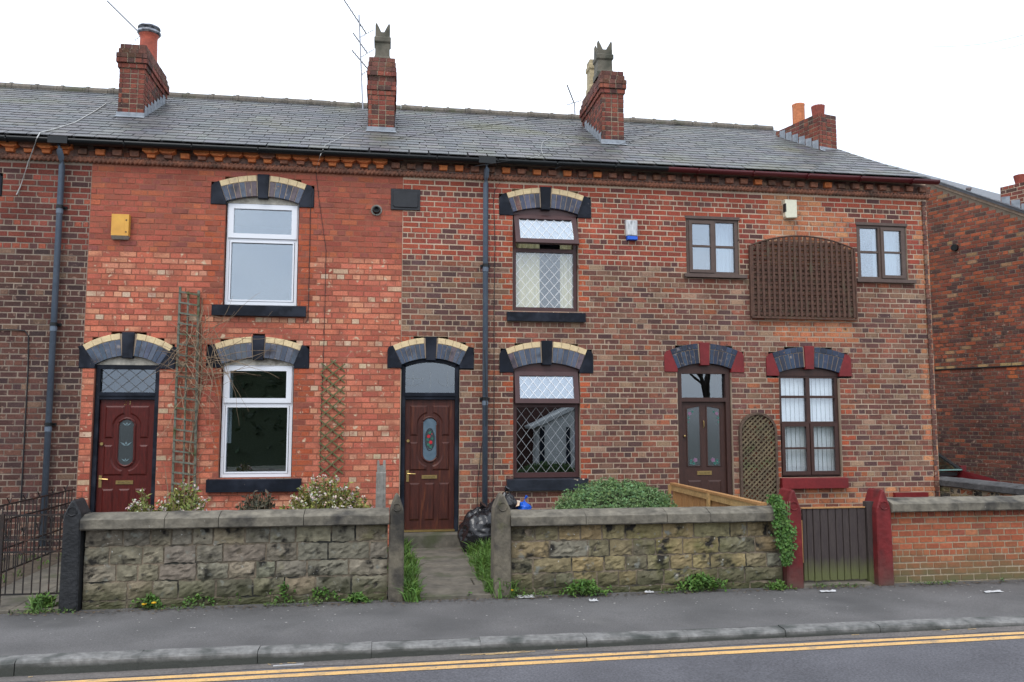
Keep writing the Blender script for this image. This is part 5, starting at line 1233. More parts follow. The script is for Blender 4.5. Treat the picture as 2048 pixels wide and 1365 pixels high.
# ------------------------------------------------------------------ roof aerials
def aerial(label, base, top, booms, group='roof aerials'):
    t = thing('tv_aerial', label, 'aerial', base, group); g = MB(); g.tube([base, top], .014, 6); g.build('mast', M_alu, t)
    for (p, q, n, size) in booms:
        p, q = Vector(p), Vector(q); d = (q-p).normalized(); g = MB(); g.tube([p, q], .011, 5); g.build('boom', mat('dark_boom', (.06, .06, .065), None, rough=.6, bump=0), t)
        s = d.cross(Vector((0, 1, 0))).normalized()*.0+Vector((0, 1, 0)); u = d.cross(s).normalized()
        for k in range(n):
            c = p+d*((q-p).length*(k+.5)/n); g = MB(); L_ = size*(.5+.3*(1-k/n)); g.tube([c-s*L_, c+s*L_], .0045, 4); g.build('element', M_alu, t)
        g = MB()
        for sg in (-1, 1):
            for k in range(3): g.tube([p+u*sg*(.05+.05*k)-s*size*.6, p+u*sg*(.05+.05*k)+s*size*.6], .004, 4)
            g.tube([p, p+u*sg*.16], .005, 4)
        g.build('reflector', M_alu, t)
def yy_(px, py, y): return P(px, py, y)
aerial('single aerial angled up left behind the leftmost chimney', tuple(yy_(284, 110, 2.6)), tuple(yy_(284, 66, 2.6)), [(yy_(283, 70, 2.6), yy_(214, 2, 2.6), 12, .09)])
b_ = rp(726, 222, -.05)
aerial('tall mast with three aerials left of the second chimney', tuple(b_), tuple(P(718, 30, b_.y)), [(P(733, 68, b_.y), P(688, 0, b_.y), 9, .11), (P(735, 107, b_.y), P(706, 66, b_.y), 7, .1), (P(737, 140, b_.y), P(704, 101, b_.y), 7, .1)])
b_ = rp(1150, 236, .02)
aerial('small aerial on a short mast left of the third chimney', tuple(b_), tuple(P(1149, 205, b_.y)), [(P(1148, 206, b_.y), P(1134, 170, b_.y), 7, .1)])
# wires in the sky
for i, (a, b, lab) in enumerate((((1840, 92, 14), (2110, 52, 8), 'highest overhead wire at the top right of the sky'), ((1960, 98, 14), (2110, 56, 8), 'lower overhead wire at the top right of the sky'))):
    p, q = P(*a), P(*b); g = MB(); g.tube([p+(q-p)*(k/8)-Vector((0, 0, .25*math.sin(math.pi*k/8))) for k in range(9)], .006, 4); tag(g.build('overhead_wire', mat('grey_wire', (.25, .26, .28), None, rough=.6, bump=0)), lab, 'wire', 'overhead wires')

# ------------------------------------------------------------------ neighbour across the drive
NX = 12.06; NR = 5.2
N0 = Vector((12.45, 3.5, 0)); NA = math.radians(23); NN = Vector((math.cos(NA), math.sin(NA), 0)); NU = Vector((-math.sin(NA), math.cos(NA), 0))
def npx(px, py, off=0.0):
    d = ray(px, py); q = CAM+d*(((N0-CAM).dot(NN)+off)/d.dot(NN)); return Vector((NX+off, 3.5+(q-N0).dot(NU), q.z))
_a, _b = npx(1880, 374), npx(2048, 432); NS = (_a.z-_b.z)/(_a.y-_b.y)
nz = lambda y: _b.z+NS*(y-_b.y)
nb = thing('neighbouring_house', 'gable end of the orange and dark brick house beyond the drive', 'house', (NX, 3.5, 0))
T_nb = [((.32, .088, .042), 2.4), ((.22, .064, .038), 4), ((.15, .054, .038), 3.5), ((.085, .044, .038), 2), ((.28, .16, .085), .7)]
T_nb_shade = [((.18, .06, .04), 3), ((.13, .05, .037), 4), ((.08, .042, .038), 3), ((.27, .08, .042), .7)]  # lower gable: shading by the drive painted into darker brick colours
wt = lambda y: nz(y) if y < NR else nz(2*NR-y)
g = MB(); ys_ = [-.6, NR, 10]
g.add([(NX+.006, -.6, -.3), (NX+.006, 10, -.3), (NX+.006, 10, wt(10)), (NX+.006, NR, nz(NR)), (NX+.006, -.6, nz(-.6)), (NX+6, -.6, -.3), (NX+6, 10, -.3), (NX+6, 10, wt(10)), (NX+6, NR, nz(NR)), (NX+6, -.6, nz(-.6))],
      [(4, 3, 2, 1, 0), (0, 5, 9, 4), (5, 6, 7, 8, 9), (1, 2, 7, 6)])
nw = g.build('wall', mat('neighbour_mortar', (.2, .155, .115), (.14, .11, .08), 3, .95, .3, 120), nb)
def nb_holes(z):
    # courses stop under the verge on either side of the ridge
    if z < nz(-.6): return []
    y = -.6+(z-nz(-.6))/NS+.18; y2 = 2*NR-y
    return [(0, 10-min(10, y2)), (10-y, 20)] if y < y2 else [(0, 20)]
def nb_col(s, z, h):
    if abs(z-3.0) < .05: return pick([((.36, .24, .11), 2), ((.2, .07, .04), 1)])
    if 2.65 < z < 2.9 and 7 < s: return pick([((.42, .11, .045), 3), ((.2, .06, .04), 1)])
    return pick(T_nb if z > 3.0 else T_nb_shade)
emit_bricks(lay((NX, 10), -math.pi/2, 10.6, -.1, nz(NR)-.1, nb_col, nb_holes, st=.235, bond=5), nw, 300, M_brick_o, M_brick_a)
g = MB()                                                                     # roof with a thick slate edge over the gable
for s in (0, 1):
    ya, yb_ = (-.75, NR) if s == 0 else (10.1, NR); za, zb_ = (wt(-.75) if s == 0 else wt(10.1)), nz(NR)
    v = [(NX-.06, ya, za+.05), (NX+6.2, ya, za+.05), (NX+6.2, yb_, zb_+.05), (NX-.06, yb_, zb_+.05)]
    g.add(v+[(x, y, z+.06) for x, y, z in v], [(0, 1, 2, 3), (7, 6, 5, 4), (0, 4, 5, 1), (1, 5, 6, 2), (2, 6, 7, 3), (3, 7, 4, 0)])
nr = g.build('roof', mat('neighbour_slate', (.1, .105, .115), (.08, .083, .09), 6, .5, .4, 30), nb)
for k in range(28):                                                          # slates showing along the verge
    y = -.7+k*.19; g = MB(); z = nz(y)+.115
    if y+.3 > NR: break
    g.add([(NX-.085, y, z+.012), (NX+.3, y, z+.012), (NX+.3, y+.3, z+.3*NS), (NX-.085, y+.3, z+.3*NS), (NX-.085, y, z), (NX+.3, y, z), (NX+.3, y+.3, z-.012+.3*NS), (NX-.085, y+.3, z-.012+.3*NS)],
          [(0, 1, 2, 3), (0, 4, 5, 1), (3, 7, 4, 0)]); o = g.build('slate', M_slate_o, nr); o.color = (*jit((.1, .106, .116), .15), 1)
g = MB(); g.add([(NX-.012, -.6, nz(-.6)-.02), (NX-.012, NR, nz(NR)-.02), (NX-.012, NR, nz(NR)+.06), (NX-.012, -.6, nz(-.6)+.06), (NX+.01, -.6, nz(-.6)-.02), (NX+.01, NR, nz(NR)-.02)], [(0, 3, 2, 1), (0, 1, 5, 4)]); g.build('verge_mortar', mat('verge_cement', (.34, .25, .18), (.26, .19, .14), 6, .9, .3, 50), nb)
q0 = npx(2001, 400, .44); zt = npx(2003, 374, .44).z
class _H: pass
g = MB(); cy0 = q0.y-1.0; g.box(12.506, 13.1, cy0, q0.y, nz(cy0)-.1, zt-.008); nc = g.build('chimney', M_mortar, nb)
pcs = lay((12.5, q0.y), -math.pi/2, 1.0, nz(cy0)-.1, zt, lambda s, z, h: pick(T_ch), None, zref=zt-.0418, bond=999)
pcs += lay((12.5, cy0), 0, .6, nz(cy0)-.1, zt, lambda s, z, h: pick(T_ch), None, zref=zt-.0418, bond=999)
emit_bricks(pcs, nc, 60, M_brick_o, M_brick_a)
for k in range(5):
    y = q0.y-.02-k*.2; g = MB(); g.add([(12.494, y, nz(y)+.1), (12.494, y-.18, nz(y-.18)+.1), (12.494, y-.18, nz(y)+.2), (12.494, y, nz(y)+.22)], [(0, 1, 2, 3)]); g.build('step_flashing', M_lead, nc)
pot(nc, (12.72, q0.y-.33, zt-.01), [(.1, 0), (.1, .03), (.13, .2), (.135, .22)], MATS['fluted_red_pot'], 28, .06)
q1 = npx(1938, 388, .19)
g = MB(); g.lathe((12.25, q1.y, q1.z-.12), [(.03, 0), (.03, .17), (.06, .22), (.06, .25), (.001, .26)], 10); g.build('vent_pipe', mat('grey_vent', (.16, .13, .13), None, rough=.7, bump=0), nb)
q2 = npx(1911, 496)
g = MB(); g.tube([(NX-.06, q2.y, q2.z), (NX+.01, q2.y, q2.z)], .075, 12); g.build('wall_vent', M_gutter, nb)
g = MB(); g.tube([(NX-.012, y, 2.95+.004*math.sin(y*2)) for y in (-.6, 1, 2.5, 4, 6)], .014, 5); g.build('wall_cable', M_cable, nb)

nb.location = N0; nb.rotation_euler = (0, 0, NA)
# ------------------------------------------------------------------ car on the drive
def car(label, cx, yf):
    t = thing('parked_car', label, 'car', (cx, yf+2, 0)); hw = .83
    paint = mat('dark_red_car_paint', (.13, .014, .018), None, rough=.3, bump=0, speck=.05, coat=.6); dark = mat('black_trim', (.015, .015, .016), None, rough=.6, bump=0)
    side = [(0.0, .32), (.02, .55), (.12, .68), (.45, .79), (1.12, .90), (1.18, .91), (3.1, .93), (3.75, .9), (3.86, .7), (3.88, .35), (3.7, .2), (.15, .2)]
    g = MB(); n = len(side); vs = []; fs = []
    for u, k in ((-1, .9), (-1, 1), (1, 1), (1, .9)):
        for y, z in side:
            inset = .86 if u*k in (-.9, .9) else 1
            taper = 1-.13*max(0, (.5-y))/.5*1.0-.06*max(0, (z-.6))
            if k == 1: vs.append((cx+u*hw*taper, yf+y+(.0), min(z, .74) if z > .74 else z))
            else: vs.append((cx+u*hw*.88*taper, yf+y+.0, z))
    for a in range(3):
        for i in range(n): fs.append((a*n+i, a*n+(i+1) % n, (a+1)*n+(i+1) % n, (a+1)*n+i))
    fs += [tuple(range(n-1, -1, -1)), tuple(range(3*n, 4*n))]
    g.add(vs, fs); g.build('body', paint, t, smooth=False)
    # cabin: pillars and roof, glass between
    b = [(1.14, .905), (3.55, .925)]; r = [(1.92, 1.4), (3.0, 1.43)]; wb, wr = .7, .55
    BL = lambda s: Vector((cx+s*wb, yf+b[0][0], b[0][1])); TL = lambda s: Vector((cx+s*wr, yf+r[0][0], r[0][1])); TR = lambda s: Vector((cx+s*wr, yf+r[1][0], r[1][1])); BR = lambda s: Vector((cx+s*wb, yf+b[1][0], b[1][1]))
    g = MB(); g.add([TL(-1), TL(1), TR(1), TR(-1)]+[v+Vector((0, 0, .035)) for v in (TL(-1)*1, TL(1)*1, TR(1)*1, TR(-1)*1)], [(0, 3, 2, 1), (4, 5, 6, 7), (0, 1, 5, 4), (1, 2, 6, 5), (2, 3, 7, 6), (3, 0, 4, 7)]); g.build('roof', paint, t)
    for s in (-1, 1):
        for p, q in ((BL(s), TL(s)), (BR(s), TR(s)), ((BL(s)+BR(s))*.5, (TL(s)+TR(s))*.5)):
            g = MB(); g.tube([p, q], .032, 6); g.build('pillar', dark, t)
        g = MB(); g.add([BL(s), BR(s), TR(s), TL(s)], [(0, 1, 2, 3)]); g.build('side_window', glass('car_glass', (.5, .68, .6), .08), t)
    g = MB(); m_ = [BL(-1), BL(1), TL(1), TL(-1)]; g.add(m_, [(0, 1, 2, 3)]); g.build('windscreen', MATS['car_glass'], t)
    g = MB(); g.add([BR(1), BR(-1), TR(-1), TR(1)], [(0, 1, 2, 3)]); g.build('rear_window', MATS['car_glass'], t)
    g = MB(); g.box(cx-.68, cx+.68, yf+1.1, yf+1.19, .905, .925); g.build('scuttle', mat('pale_scuttle', (.16, .3, .27), None, rough=.4, bump=0), t)
    g = MB(); g.box(cx-.66, cx+.66, yf+1.2, yf+3.4, .8, .86); g.build('dashboard', dark, t)
    for s in (-1, 1):
        g = MB(); g.prism([(cx+s*.34-.2, .6), (cx+s*.34+.2, .6), (cx+s*.34+.19, 1.08), (cx+s*.34+.13, 1.12), (cx+s*.34-.13, 1.12), (cx+s*.34-.19, 1.08)], yf+2.15, yf+2.28, .03); g.build('seat', mat('grey_seat', (.24, .3, .28), None, rough=.9), t)
        g = MB(); g.prism([(cx+s*.34-.12, 1.14), (cx+s*.34+.12, 1.14), (cx+s*.34+.11, 1.27), (cx+s*.34-.11, 1.27)], yf+2.17, yf+2.26, .03); g.build('headrest', MATS['grey_seat'], t)
        g = MB(); g.obox((cx+s*.5, yf+.06, .6), (.3, .12, .14), Matrix.Rotation(s*.2, 3, 'Z')); g.build('headlight', mat('headlight_glass', (.5, .52, .55), None, rough=.1, bump=0), t)
        g = MB(); g.obox((cx+s*.88, yf+1.3, .93), (.14, .09, .1)); g.build('mirror', paint, t)
        for yy in (.72, 3.15):
            g = MB(); g.tube([(cx+s*(hw-.2), yf+yy, .3), (cx+s*(hw+.005), yf+yy, .3)], .3, 20); w_ = g.build('wheel', mat('tyre_rubber', (.015, .015, .016), None, rough=.85), t)
            g = MB(); g.tube([(cx+s*(hw-.02), yf+yy, .3), (cx+s*(hw+.012), yf+yy, .3)], .19, 14); g.build('rim', mat('alloy', (.4, .41, .43), None, rough=.4, metal=.7), w_)
    g = MB(); g.box(cx-.78, cx+.78, yf-.05, yf+.14, .26, .45); g.build('bumper', dark, t)
    g = MB(); g.box(cx-.28, cx+.28, yf-.02, yf+.03, .5, .6); g.build('grille', dark, t)
car('dark red hatchback parked on the drive behind the rubble wall, only windscreen and bonnet showing', 9.86, .45)
bpy.data.objects['parked_car'].rotation_euler = (0, 0, math.radians(10))

# ------------------------------------------------------------------ plants
def leafquad(g, c, d, n, ln, wd, bend=.25):
    """one leaf: four-sided blade folded at its middle"""
    d = d.normalized(); s = d.cross(n); s = s.normalized() if s.length > 1e-5 else Vector((1, 0, 0)); nn = s.cross(d)
    g.add([c, c+d*ln*.5+s*wd*.5+nn*ln*bend*.3, c+d*ln-nn*ln*bend*.2, c+d*ln*.5-s*wd*.5+nn*ln*bend*.3], [(0, 1, 2, 3)])
pr = random.Random(21)
def rv(): 
    while True:
        v = Vector((pr.uniform(-1, 1), pr.uniform(-1, 1), pr.uniform(-1, 1)))
        if .05 < v.length < 1: return v.normalized()
def green(base, a=.25): k = 1+pr.uniform(-a, a); return (base[0]*k*(1+pr.uniform(-.15, .15)), base[1]*k, base[2]*k*(1+pr.uniform(-.2, .2)))
# hebe dome
t = thing('hebe_shrub', 'clipped-looking green dome of a small-leaved shrub behind the right stone wall', 'shrub', (2.93, -2.1, 0)); g = MB()
def dome(u): return 1+.08*mn.noise((u.x*3.2, u.y*3.2, u.z*3.2+4))+.07*mn.noise((u.x*9, u.y*9, u.z*9))
for k in range(9500):
    u = rv(); u.z = abs(u.z); rr = dome(u)*pr.uniform(.84, 1.03); c = Vector((2.93+u.x*.86*rr, -2.1+u.y*.62*rr, .42+u.z*.64*rr)); up = (Vector((u.x, u.y, u.z*1.1+.35))+rv()*.35).normalized(); cl = green((.17, .27, .11), .3)
    for q in range(5):
        s = (rv()*.9+up).normalized(); g.col = cl; leafquad(g, c, s, up, pr.uniform(.022, .036), .013)
g.build('foliage', M_leafg, t, colors=True)
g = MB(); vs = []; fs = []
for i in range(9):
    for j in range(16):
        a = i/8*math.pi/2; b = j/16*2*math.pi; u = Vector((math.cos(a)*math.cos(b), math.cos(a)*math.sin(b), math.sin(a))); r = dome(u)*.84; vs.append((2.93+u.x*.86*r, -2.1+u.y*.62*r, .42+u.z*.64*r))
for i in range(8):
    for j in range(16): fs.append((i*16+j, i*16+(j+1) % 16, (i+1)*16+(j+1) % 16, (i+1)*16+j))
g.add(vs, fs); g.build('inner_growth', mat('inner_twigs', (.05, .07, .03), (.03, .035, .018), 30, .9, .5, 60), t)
g = MB(); g.tube([(2.93, -2.1, -.05), (2.93, -2.1, .5)], .05, 6); g.build('stem', M_twig, t)
def shrub(label, xc, yc, rx, ry, z1, n, leafc, flower, fcol=(.58, .49, .42), seed=1):
    pr.seed(seed); t = thing('flowering_shrub' if flower else 'garden_shrub', label, 'shrub', (xc, yc, 0), 'shrubs in the front gardens'); g = MB(); st = MB(); fl = MB()
    for k in range(n):
        a = pr.uniform(0, 2*math.pi); q = math.sqrt(pr.random()); tip = Vector((xc+rx*q*math.cos(a), yc+ry*q*math.sin(a), z1*(1-.42*q*q)*pr.uniform(.72, 1.03)))
        b = Vector((xc+(tip.x-xc)*.25, yc+(tip.y-yc)*.25, 0)); mid = b*.45+tip*.55+Vector((0, 0, .06)); st.tube([b, mid, tip], [.008, .006, .003], 4, False)
        for j in range(20):
            f = .45+.55*(j+pr.random())/20; c = mid+(tip-mid)*((f-.45)/.55) if f > .45 else mid; d = (rv()+Vector((0, 0, .5))); g.col = green(leafc); leafquad(g, c, d, rv(), pr.uniform(.045, .085), pr.uniform(.024, .036))
        if flower and pr.random() < .5:
            for j in range(pr.randint(7, 12)):
                u = rv(); c = tip+u*.028; fl.col = tuple(min(.85, v*pr.uniform(.75, 1.15)) for v in fcol); s = u.cross(Vector((.3, .2, 1))).normalized(); w_ = u.cross(s); r = .013
                fl.add([c-s*r, c-w_*r, c+s*r, c+w_*r], [(0, 1, 2, 3)])
    g.build('foliage', M_leafg, t, colors=True); st.build('stems', M_twig, t)
    if fl.v: fl.build('blossom', mat('blossom', (1, 1, 1), src='attr', rough=.8, bump=0, speck=0), t, colors=True)
shrub('white-flowered shrub under the lower white window, nearer the concrete post', -.7, -2.0, .62, .4, 1.14, 460, (.2, .21, .055), True, seed=3)
shrub('smaller white-flowered shrub below the ladder trellis', -2.38, -2.0, .36, .32, 1.1, 190, (.18, .2, .05), True, seed=4)
shrub('low white-flowered shrub spilling before the left door', -2.83, -2.1, .22, .25, 1.0, 100, (.18, .2, .05), True, seed=5)
shrub('sparse dark purplish shrub under the lower white window sill', -1.52, -2.0, .3, .3, 1.05, 110, (.075, .07, .045), False, seed=6)
def grass(g, x, y, z, n, h, sp, col=(.085, .16, .03)):
    for k in range(n):
        a = pr.uniform(0, 6.28); r = sp*math.sqrt(pr.random()); p = Vector((x+r*math.cos(a), y+r*math.sin(a), z)); d = Vector((pr.uniform(-.5, .5), pr.uniform(-.5, .5), 1)).normalized(); L_ = h*pr.uniform(.5, 1.15); w_ = pr.uniform(.004, .008)
        s = d.cross(Vector((pr.uniform(-1, 1), pr.uniform(-1, 1), 0))).normalized()*w_; dr = Vector((d.x, d.y, 0))*L_*.55; m = p+d*L_*.6; e = p+d*L_*.9+dr-Vector((0, 0, L_*.12)); g.col = green(col, .35)
        g.add([p-s, p+s, m+s*.8, m-s*.8, e], [(0, 1, 2, 3), (3, 2, 4)])
pr.seed(77)
for lab, pts in (('long grass growing over the left side of the flagged path', [(.24+pr.uniform(-.05, .1), -3.75+k*.115, 0) for k in range(30)]), ('long grass with buttercups over the right side of the flagged path', [(1.28-.0*k+pr.uniform(-.14, .1), -3.55+k*.105, 0) for k in range(28)])):
    g = MB()
    for i, (x, y, z) in enumerate(pts): grass(g, x, y, z, 55, .2+.08*math.sin(i*.9) if 'left' in lab else .27+.1*math.sin(i*.7), .09)
    o = g.build('long_grass', M_leafg, colors=True); o['kind'] = 'stuff'; o['label'] = lab; o['category'] = 'grass'
g = MB()
for k in range(900):
    x = pr.uniform(-7, 9); y = pr.uniform(-3.3, -.1)
    if .3 < x < 1.25 or -4.2 < x < -3 or 4.5 < x < 5.5: continue
    grass(g, x, y, -.01, 4, .09, .05)
o = g.build('garden_grass', M_leafg, colors=True); o['kind'] = 'stuff'; o['label'] = 'short patchy grass and weeds in the front gardens'; o['category'] = 'grass'
def weed(label, px, py, wd, h, kind='leafy', flowers=0, fcol=(.75, .42, .02)):
    d = ray(px, py); c = CAM+d*((0.0-CAM.z)/d.z); c.y = max(c.y, -3.95); 
    c.x = CAM.x+d.x*(c.y-CAM.y)/d.y; t = thing('weed_clump', label, 'weed', (c.x, c.y, 0), 'weeds at the foot of the garden walls'); g = MB(); pr.seed(int(px*7+py))
    n = int(60*wd/.25)
    for k in range(n):
        x = c.x+pr.gauss(0, wd*.28); y = c.y+pr.uniform(-.07, .08); hh = h*pr.uniform(.25, 1)*max(.35, 1-abs(x-c.x)/wd); p = Vector((x, y, hh)); 
        for q in range(5): g.col = green((.075, .15, .028), .35); leafquad(g, p+rv()*.02, rv()+Vector((0, -.35, .25)), Vector((0, -.4, 1)), pr.uniform(.03, .055), pr.uniform(.018, .032))
    if kind == 'grass': grass(g, c.x, c.y, 0, 130, h*1.3, wd*.45, (.11, .19, .045))
    g.build('foliage', M_leafg, t, colors=True)
    for k in range(flowers):
        x = c.x+(-1 if k % 2 else 1)*pr.uniform(.3, .9)*wd*.5; z = h*pr.uniform(.25, .5); f = MB()
        f.lathe((x, c.y-.08, z), [(.001, -.005), (.022, .0), (.024, .008), (.001, .014)], 10); f.build('flower_head', mat('dandelion_yellow', fcol, None, rough=.8, bump=0), t)
        f = MB(); f.tube([(x, c.y-.06, 0), (x, c.y-.08, z)], .003, 4); f.build('flower_stalk', M_trellis_grn, t)
weed('grassy weed clump at the foot of the black pier', 85, 1222, .22, .16, 'grass')
weed('weed clump with two yellow dandelions by the left end of the grey wall', 300, 1216, .2, .13, 'leafy', 2)
weed('low weeds against the grey wall, right of the dandelions', 400, 1210, .26, .12)
weed('weeds below the middle of the grey wall, second from the dandelions', 470, 1206, .24, .1)
weed('taller nettle-like weed clump below the third coping stone of the grey wall', 570, 1205, .3, .2)
weed('weed clump below the last coping stone of the grey wall', 645, 1202, .26, .17)
weed('thin weeds by the pier at the right end of the grey wall', 715, 1203, .22, .07)
weed('bright grass tuft at the foot of the pier left of the path', 818, 1198, .24, .15, 'grass')
weed('leafy weed clump at the foot of the pier right of the path', 1003, 1192, .34, .22, 'grass', 1)
weed('ivy-like weeds under the left part of the yellow-stained wall', 1168, 1192, .36, .17)
weed('large weed clump under the right part of the yellow-stained wall', 1402, 1182, .46, .18)
weed('small weeds beside the ivy-clad red pier', 1560, 1178, .2, .06)
t = thing('ivy', 'green ivy hanging over the right end of the yellow-stained wall beside the red pier', 'ivy', (4.36, -3.75, .2)); g = MB(); pr.seed(99)
for k in range(1500):
    v = pr.random(); z = .28+.74*v; xm = 4.37-.05*(v > .55)-.1*max(0, v-.75); wd = .04+.085*math.sin(math.pi*min(1, v*1.02))*(.8+.5*mn.noise((v*5, 1, 2))); x = xm+pr.gauss(0, wd*.45)
    y = -3.775-pr.uniform(0, .05)+(.18 if z > .92 else 0)*pr.random(); g.col = green((.06, .13, .025), .45)
    leafquad(g, Vector((x, y, z)), Vector((pr.uniform(-1, 1), -.35, pr.uniform(-1, .5))), Vector((0, -1, .4)), pr.uniform(.03, .05), pr.uniform(.022, .036))
g.build('foliage', M_leafg, t, colors=True)
g = MB()
for k in range(5): g.tube([(4.33+.03*k, -3.768, .95), (4.35+.02*k, -3.772, .6), (4.37+.01*k, -3.77, .32)], .005, 4)
g.build('stems', M_twig, t)

# ------------------------------------------------------------------ rubbish
def bag(name, label, c, r, m, seed, group):
    g = MB(); vs = []; fs = []; NU, NV = 64, 40; rr = random.Random(seed); cre = [(Vector((rr.gauss(0, 1), rr.gauss(0, 1), rr.gauss(0, .6))).normalized(), rr.uniform(.55, .95)) for _ in range(26)]
    for i in range(NV+1):
        th = math.pi*i/NV
        for j in range(NU):
            ph = 2*math.pi*j/NU; u = Vector((math.sin(th)*math.cos(ph), math.sin(th)*math.sin(ph), math.cos(th))); k = 1+.12*mn.noise((u*1.9+Vector((seed, 0, 0))))+.06*mn.noise(u*5)-.07*abs(mn.noise(u*4+Vector((seed, 2, 0))))-.05*abs(mn.noise(u*9))
            for n, t_ in cre:
                dd = u.dot(n)
                if dd > t_: k -= (dd-t_)*.3
            k += .035*math.sin(ph*13+3*mn.noise(u*3))*max(0, u.z)**2
            p = Vector((u.x*r[0], u.y*r[1], u.z*r[2]))*k; p.z = max(p.z, -r[2]*.72); p.x *= 1.12-.25*max(0, p.z/r[2]); p.y *= 1.08; vs.append((c[0]+p.x, c[1]+p.y, c[2]+p.z))
    for i in range(NV):
        for j in range(NU): fs.append((i*NU+j, (i+1)*NU+j, (i+1)*NU+(j+1) % NU, i*NU+(j+1) % NU))
    t = thing(name, label, 'bag', (c[0], c[1], c[2]-r[2]*.72), group); g.add(vs, fs).build('sack', m, t, smooth=True)
    g = MB(); z = c[2]+r[2]*.9; g.tube([(c[0], c[1], z-.04), (c[0]+.01, c[1], z+.02), (c[0]+.02, c[1]-.01, z+.05), (c[0]+.045, c[1]-.02, z+.085)], [.05*r[0]/.3, .022*r[0]/.3, .03*r[0]/.3, .055*r[0]/.3], 8); g.build('tied_neck', m, t)
bag('bin_bag', 'full black bin bag slumped right of the middle door', (1.33, -.8, .26), (.36, .3, .36), M_bag, 2, 'bags of rubbish')
bag('bin_bag', 'black bin bag behind the pier, upper one beside the downpipe', (1.7, -.6, .55), (.27, .2, .27), M_bag, 5, 'bags of rubbish')
bag('bin_bag', 'black bin bag on the ground behind the pier, under the others', (1.72, -.6, .2), (.32, .25, .28), M_bag, 6, 'bags of rubbish')
bag('carrier_bag', 'bright blue plastic bag showing above the yellow-stained wall', (1.98, -.62, .585), (.12, .1, .1), M_blue, 8, 'bags of rubbish')
bag('bin_bag', 'black bin bag under the blue bag behind the wall', (2.02, -.58, .24), (.3, .24, .33), M_bag, 9, 'bags of rubbish')
g = MB(); g.add([(1.8, -.68, .6), (1.9, -.7, .63), (1.93, -.62, .69), (1.83, -.6, .71), (1.75, -.66, .66)], [(0, 1, 2, 3, 4)]); g.add([(1.8, -.677, .598), (1.9, -.697, .628), (1.93, -.617, .688), (1.83, -.597, .708), (1.75, -.657, .658)], [(4, 3, 2, 1, 0)])
tag(g.build('food_wrapper', mat('orange_print_wrapper', (.5, .26, .1), (.6, .58, .52), 18, .5, .2, 30)), 'orange and white wrapper on the bin bags behind the pier', 'wrapper')
def paper(label, px, py, wd, dp, m=M_litter, name='litter_paper'):
    d = ray(px, py); c = CAM+d*((-.008-CAM.z)/d.z); g = MB(); vs = []; fs = []; n = 6; pr.seed(int(px)); z0 = -.0145*(-3.4-c.y)+.006
    for i in range(n+1):
        for j in range(4): vs.append((c.x+wd*(i/n-.5)*(1-.3*pr.random()), c.y+dp*(j/3-.5)*(1-.3*pr.random()), z0+pr.uniform(0, .02 if 0 < j < 3 else .004)+.003))
    for i in range(n):
        for j in range(3): fs.append((i*4+j, (i+1)*4+j, (i+1)*4+j+1, i*4+j+1))
    return tag(g.add(vs, fs).build(name, m), label, 'litter', 'litter on the pavement')
paper('largest crumpled white paper, just right of the path', 1052, 1196, .2, .16); paper('small white scrap on the asphalt below the yellow-stained wall', 1186, 1203, .1, .1)
paper('flat white scrap close to the yellow-stained wall', 1297, 1187, .13, .09); paper('long pale scrap below the boarded gate', 1655, 1185, .2, .06); paper('pale stained scrap right of the red piers', 1985, 1185, .24, .07)
g = MB(); d = ray(577, 1328); c = CAM+d*((-.11-CAM.z)/d.z); g.obox((c.x, c.y, roadz(c.x)+.006), (.24, .012, .006), Matrix.Rotation(.06, 3, 'Z')); tag(g.build('lolly_stick', M_litter), 'thin white stick lying in the road gutter', 'litter', 'litter on the pavement')
g = MB(); pr.seed(4)
for k in range(30):
    x = pr.gauss(.9, .16); a = pr.uniform(-.5, .5); L_ = pr.uniform(.04, .2); g.tube([(x, -5.39+pr.uniform(-.02, .03), roadz(x)+.006), (x+L_*math.cos(a), -5.39+L_*math.sin(a)*.3, roadz(x)+.012)], .0025, 4)
for k in range(9):
    x = pr.uniform(-3, 6); g.tube([(x, -5.37+pr.uniform(-.02, .03), roadz(x)+.005), (x+pr.uniform(.02, .08), -5.37+pr.uniform(-.02, .03), roadz(x)+.008)], .003, 4)
o = g.build('dry_stalks', mat('straw', (.38, .27, .14), None, rough=.9, bump=0)); o['kind'] = 'stuff'; o['label'] = 'dry stalks and bits swept into the road gutter'; o['category'] = 'debris'
g = MB()
for k in range(230):
    x = pr.uniform(-4, 8); y = -3.8-abs(pr.gauss(0, .5)); z = -.0141*(-3.4-y)+.004
    if y < -5.1: continue
    s = pr.uniform(.004, .013); a = pr.uniform(0, 3); g.add([(x+s*math.cos(a+q*1.57)*pr.uniform(.6, 1.4), y+s*math.sin(a+q*1.57), z) for q in range(4)], [(0, 1, 2, 3)])
o = g.build('fallen_petals', mat('pale_petal', (.4, .38, .36), None, rough=.9, bump=0)); o['kind'] = 'stuff'; o['label'] = 'pale specks of petals and gum on the pavement'; o['category'] = 'debris'
g = MB()
for k in range(1500):
    x = pr.uniform(-4.5, 9); y = -3.74-abs(pr.gauss(0, .075)); z = .001+pr.uniform(0, .006); s = pr.uniform(.006, .018); a = pr.uniform(0, 3); g.col = pick([((.09, .06, .035), 3), ((.14, .1, .06), 2), ((.05, .04, .03), 2)])
    g.add([(x+s*math.cos(a+q*1.57), y+s*math.sin(a+q*1.57)*.7, z+pr.uniform(0, .006)) for q in range(4)], [(0, 1, 2, 3)])
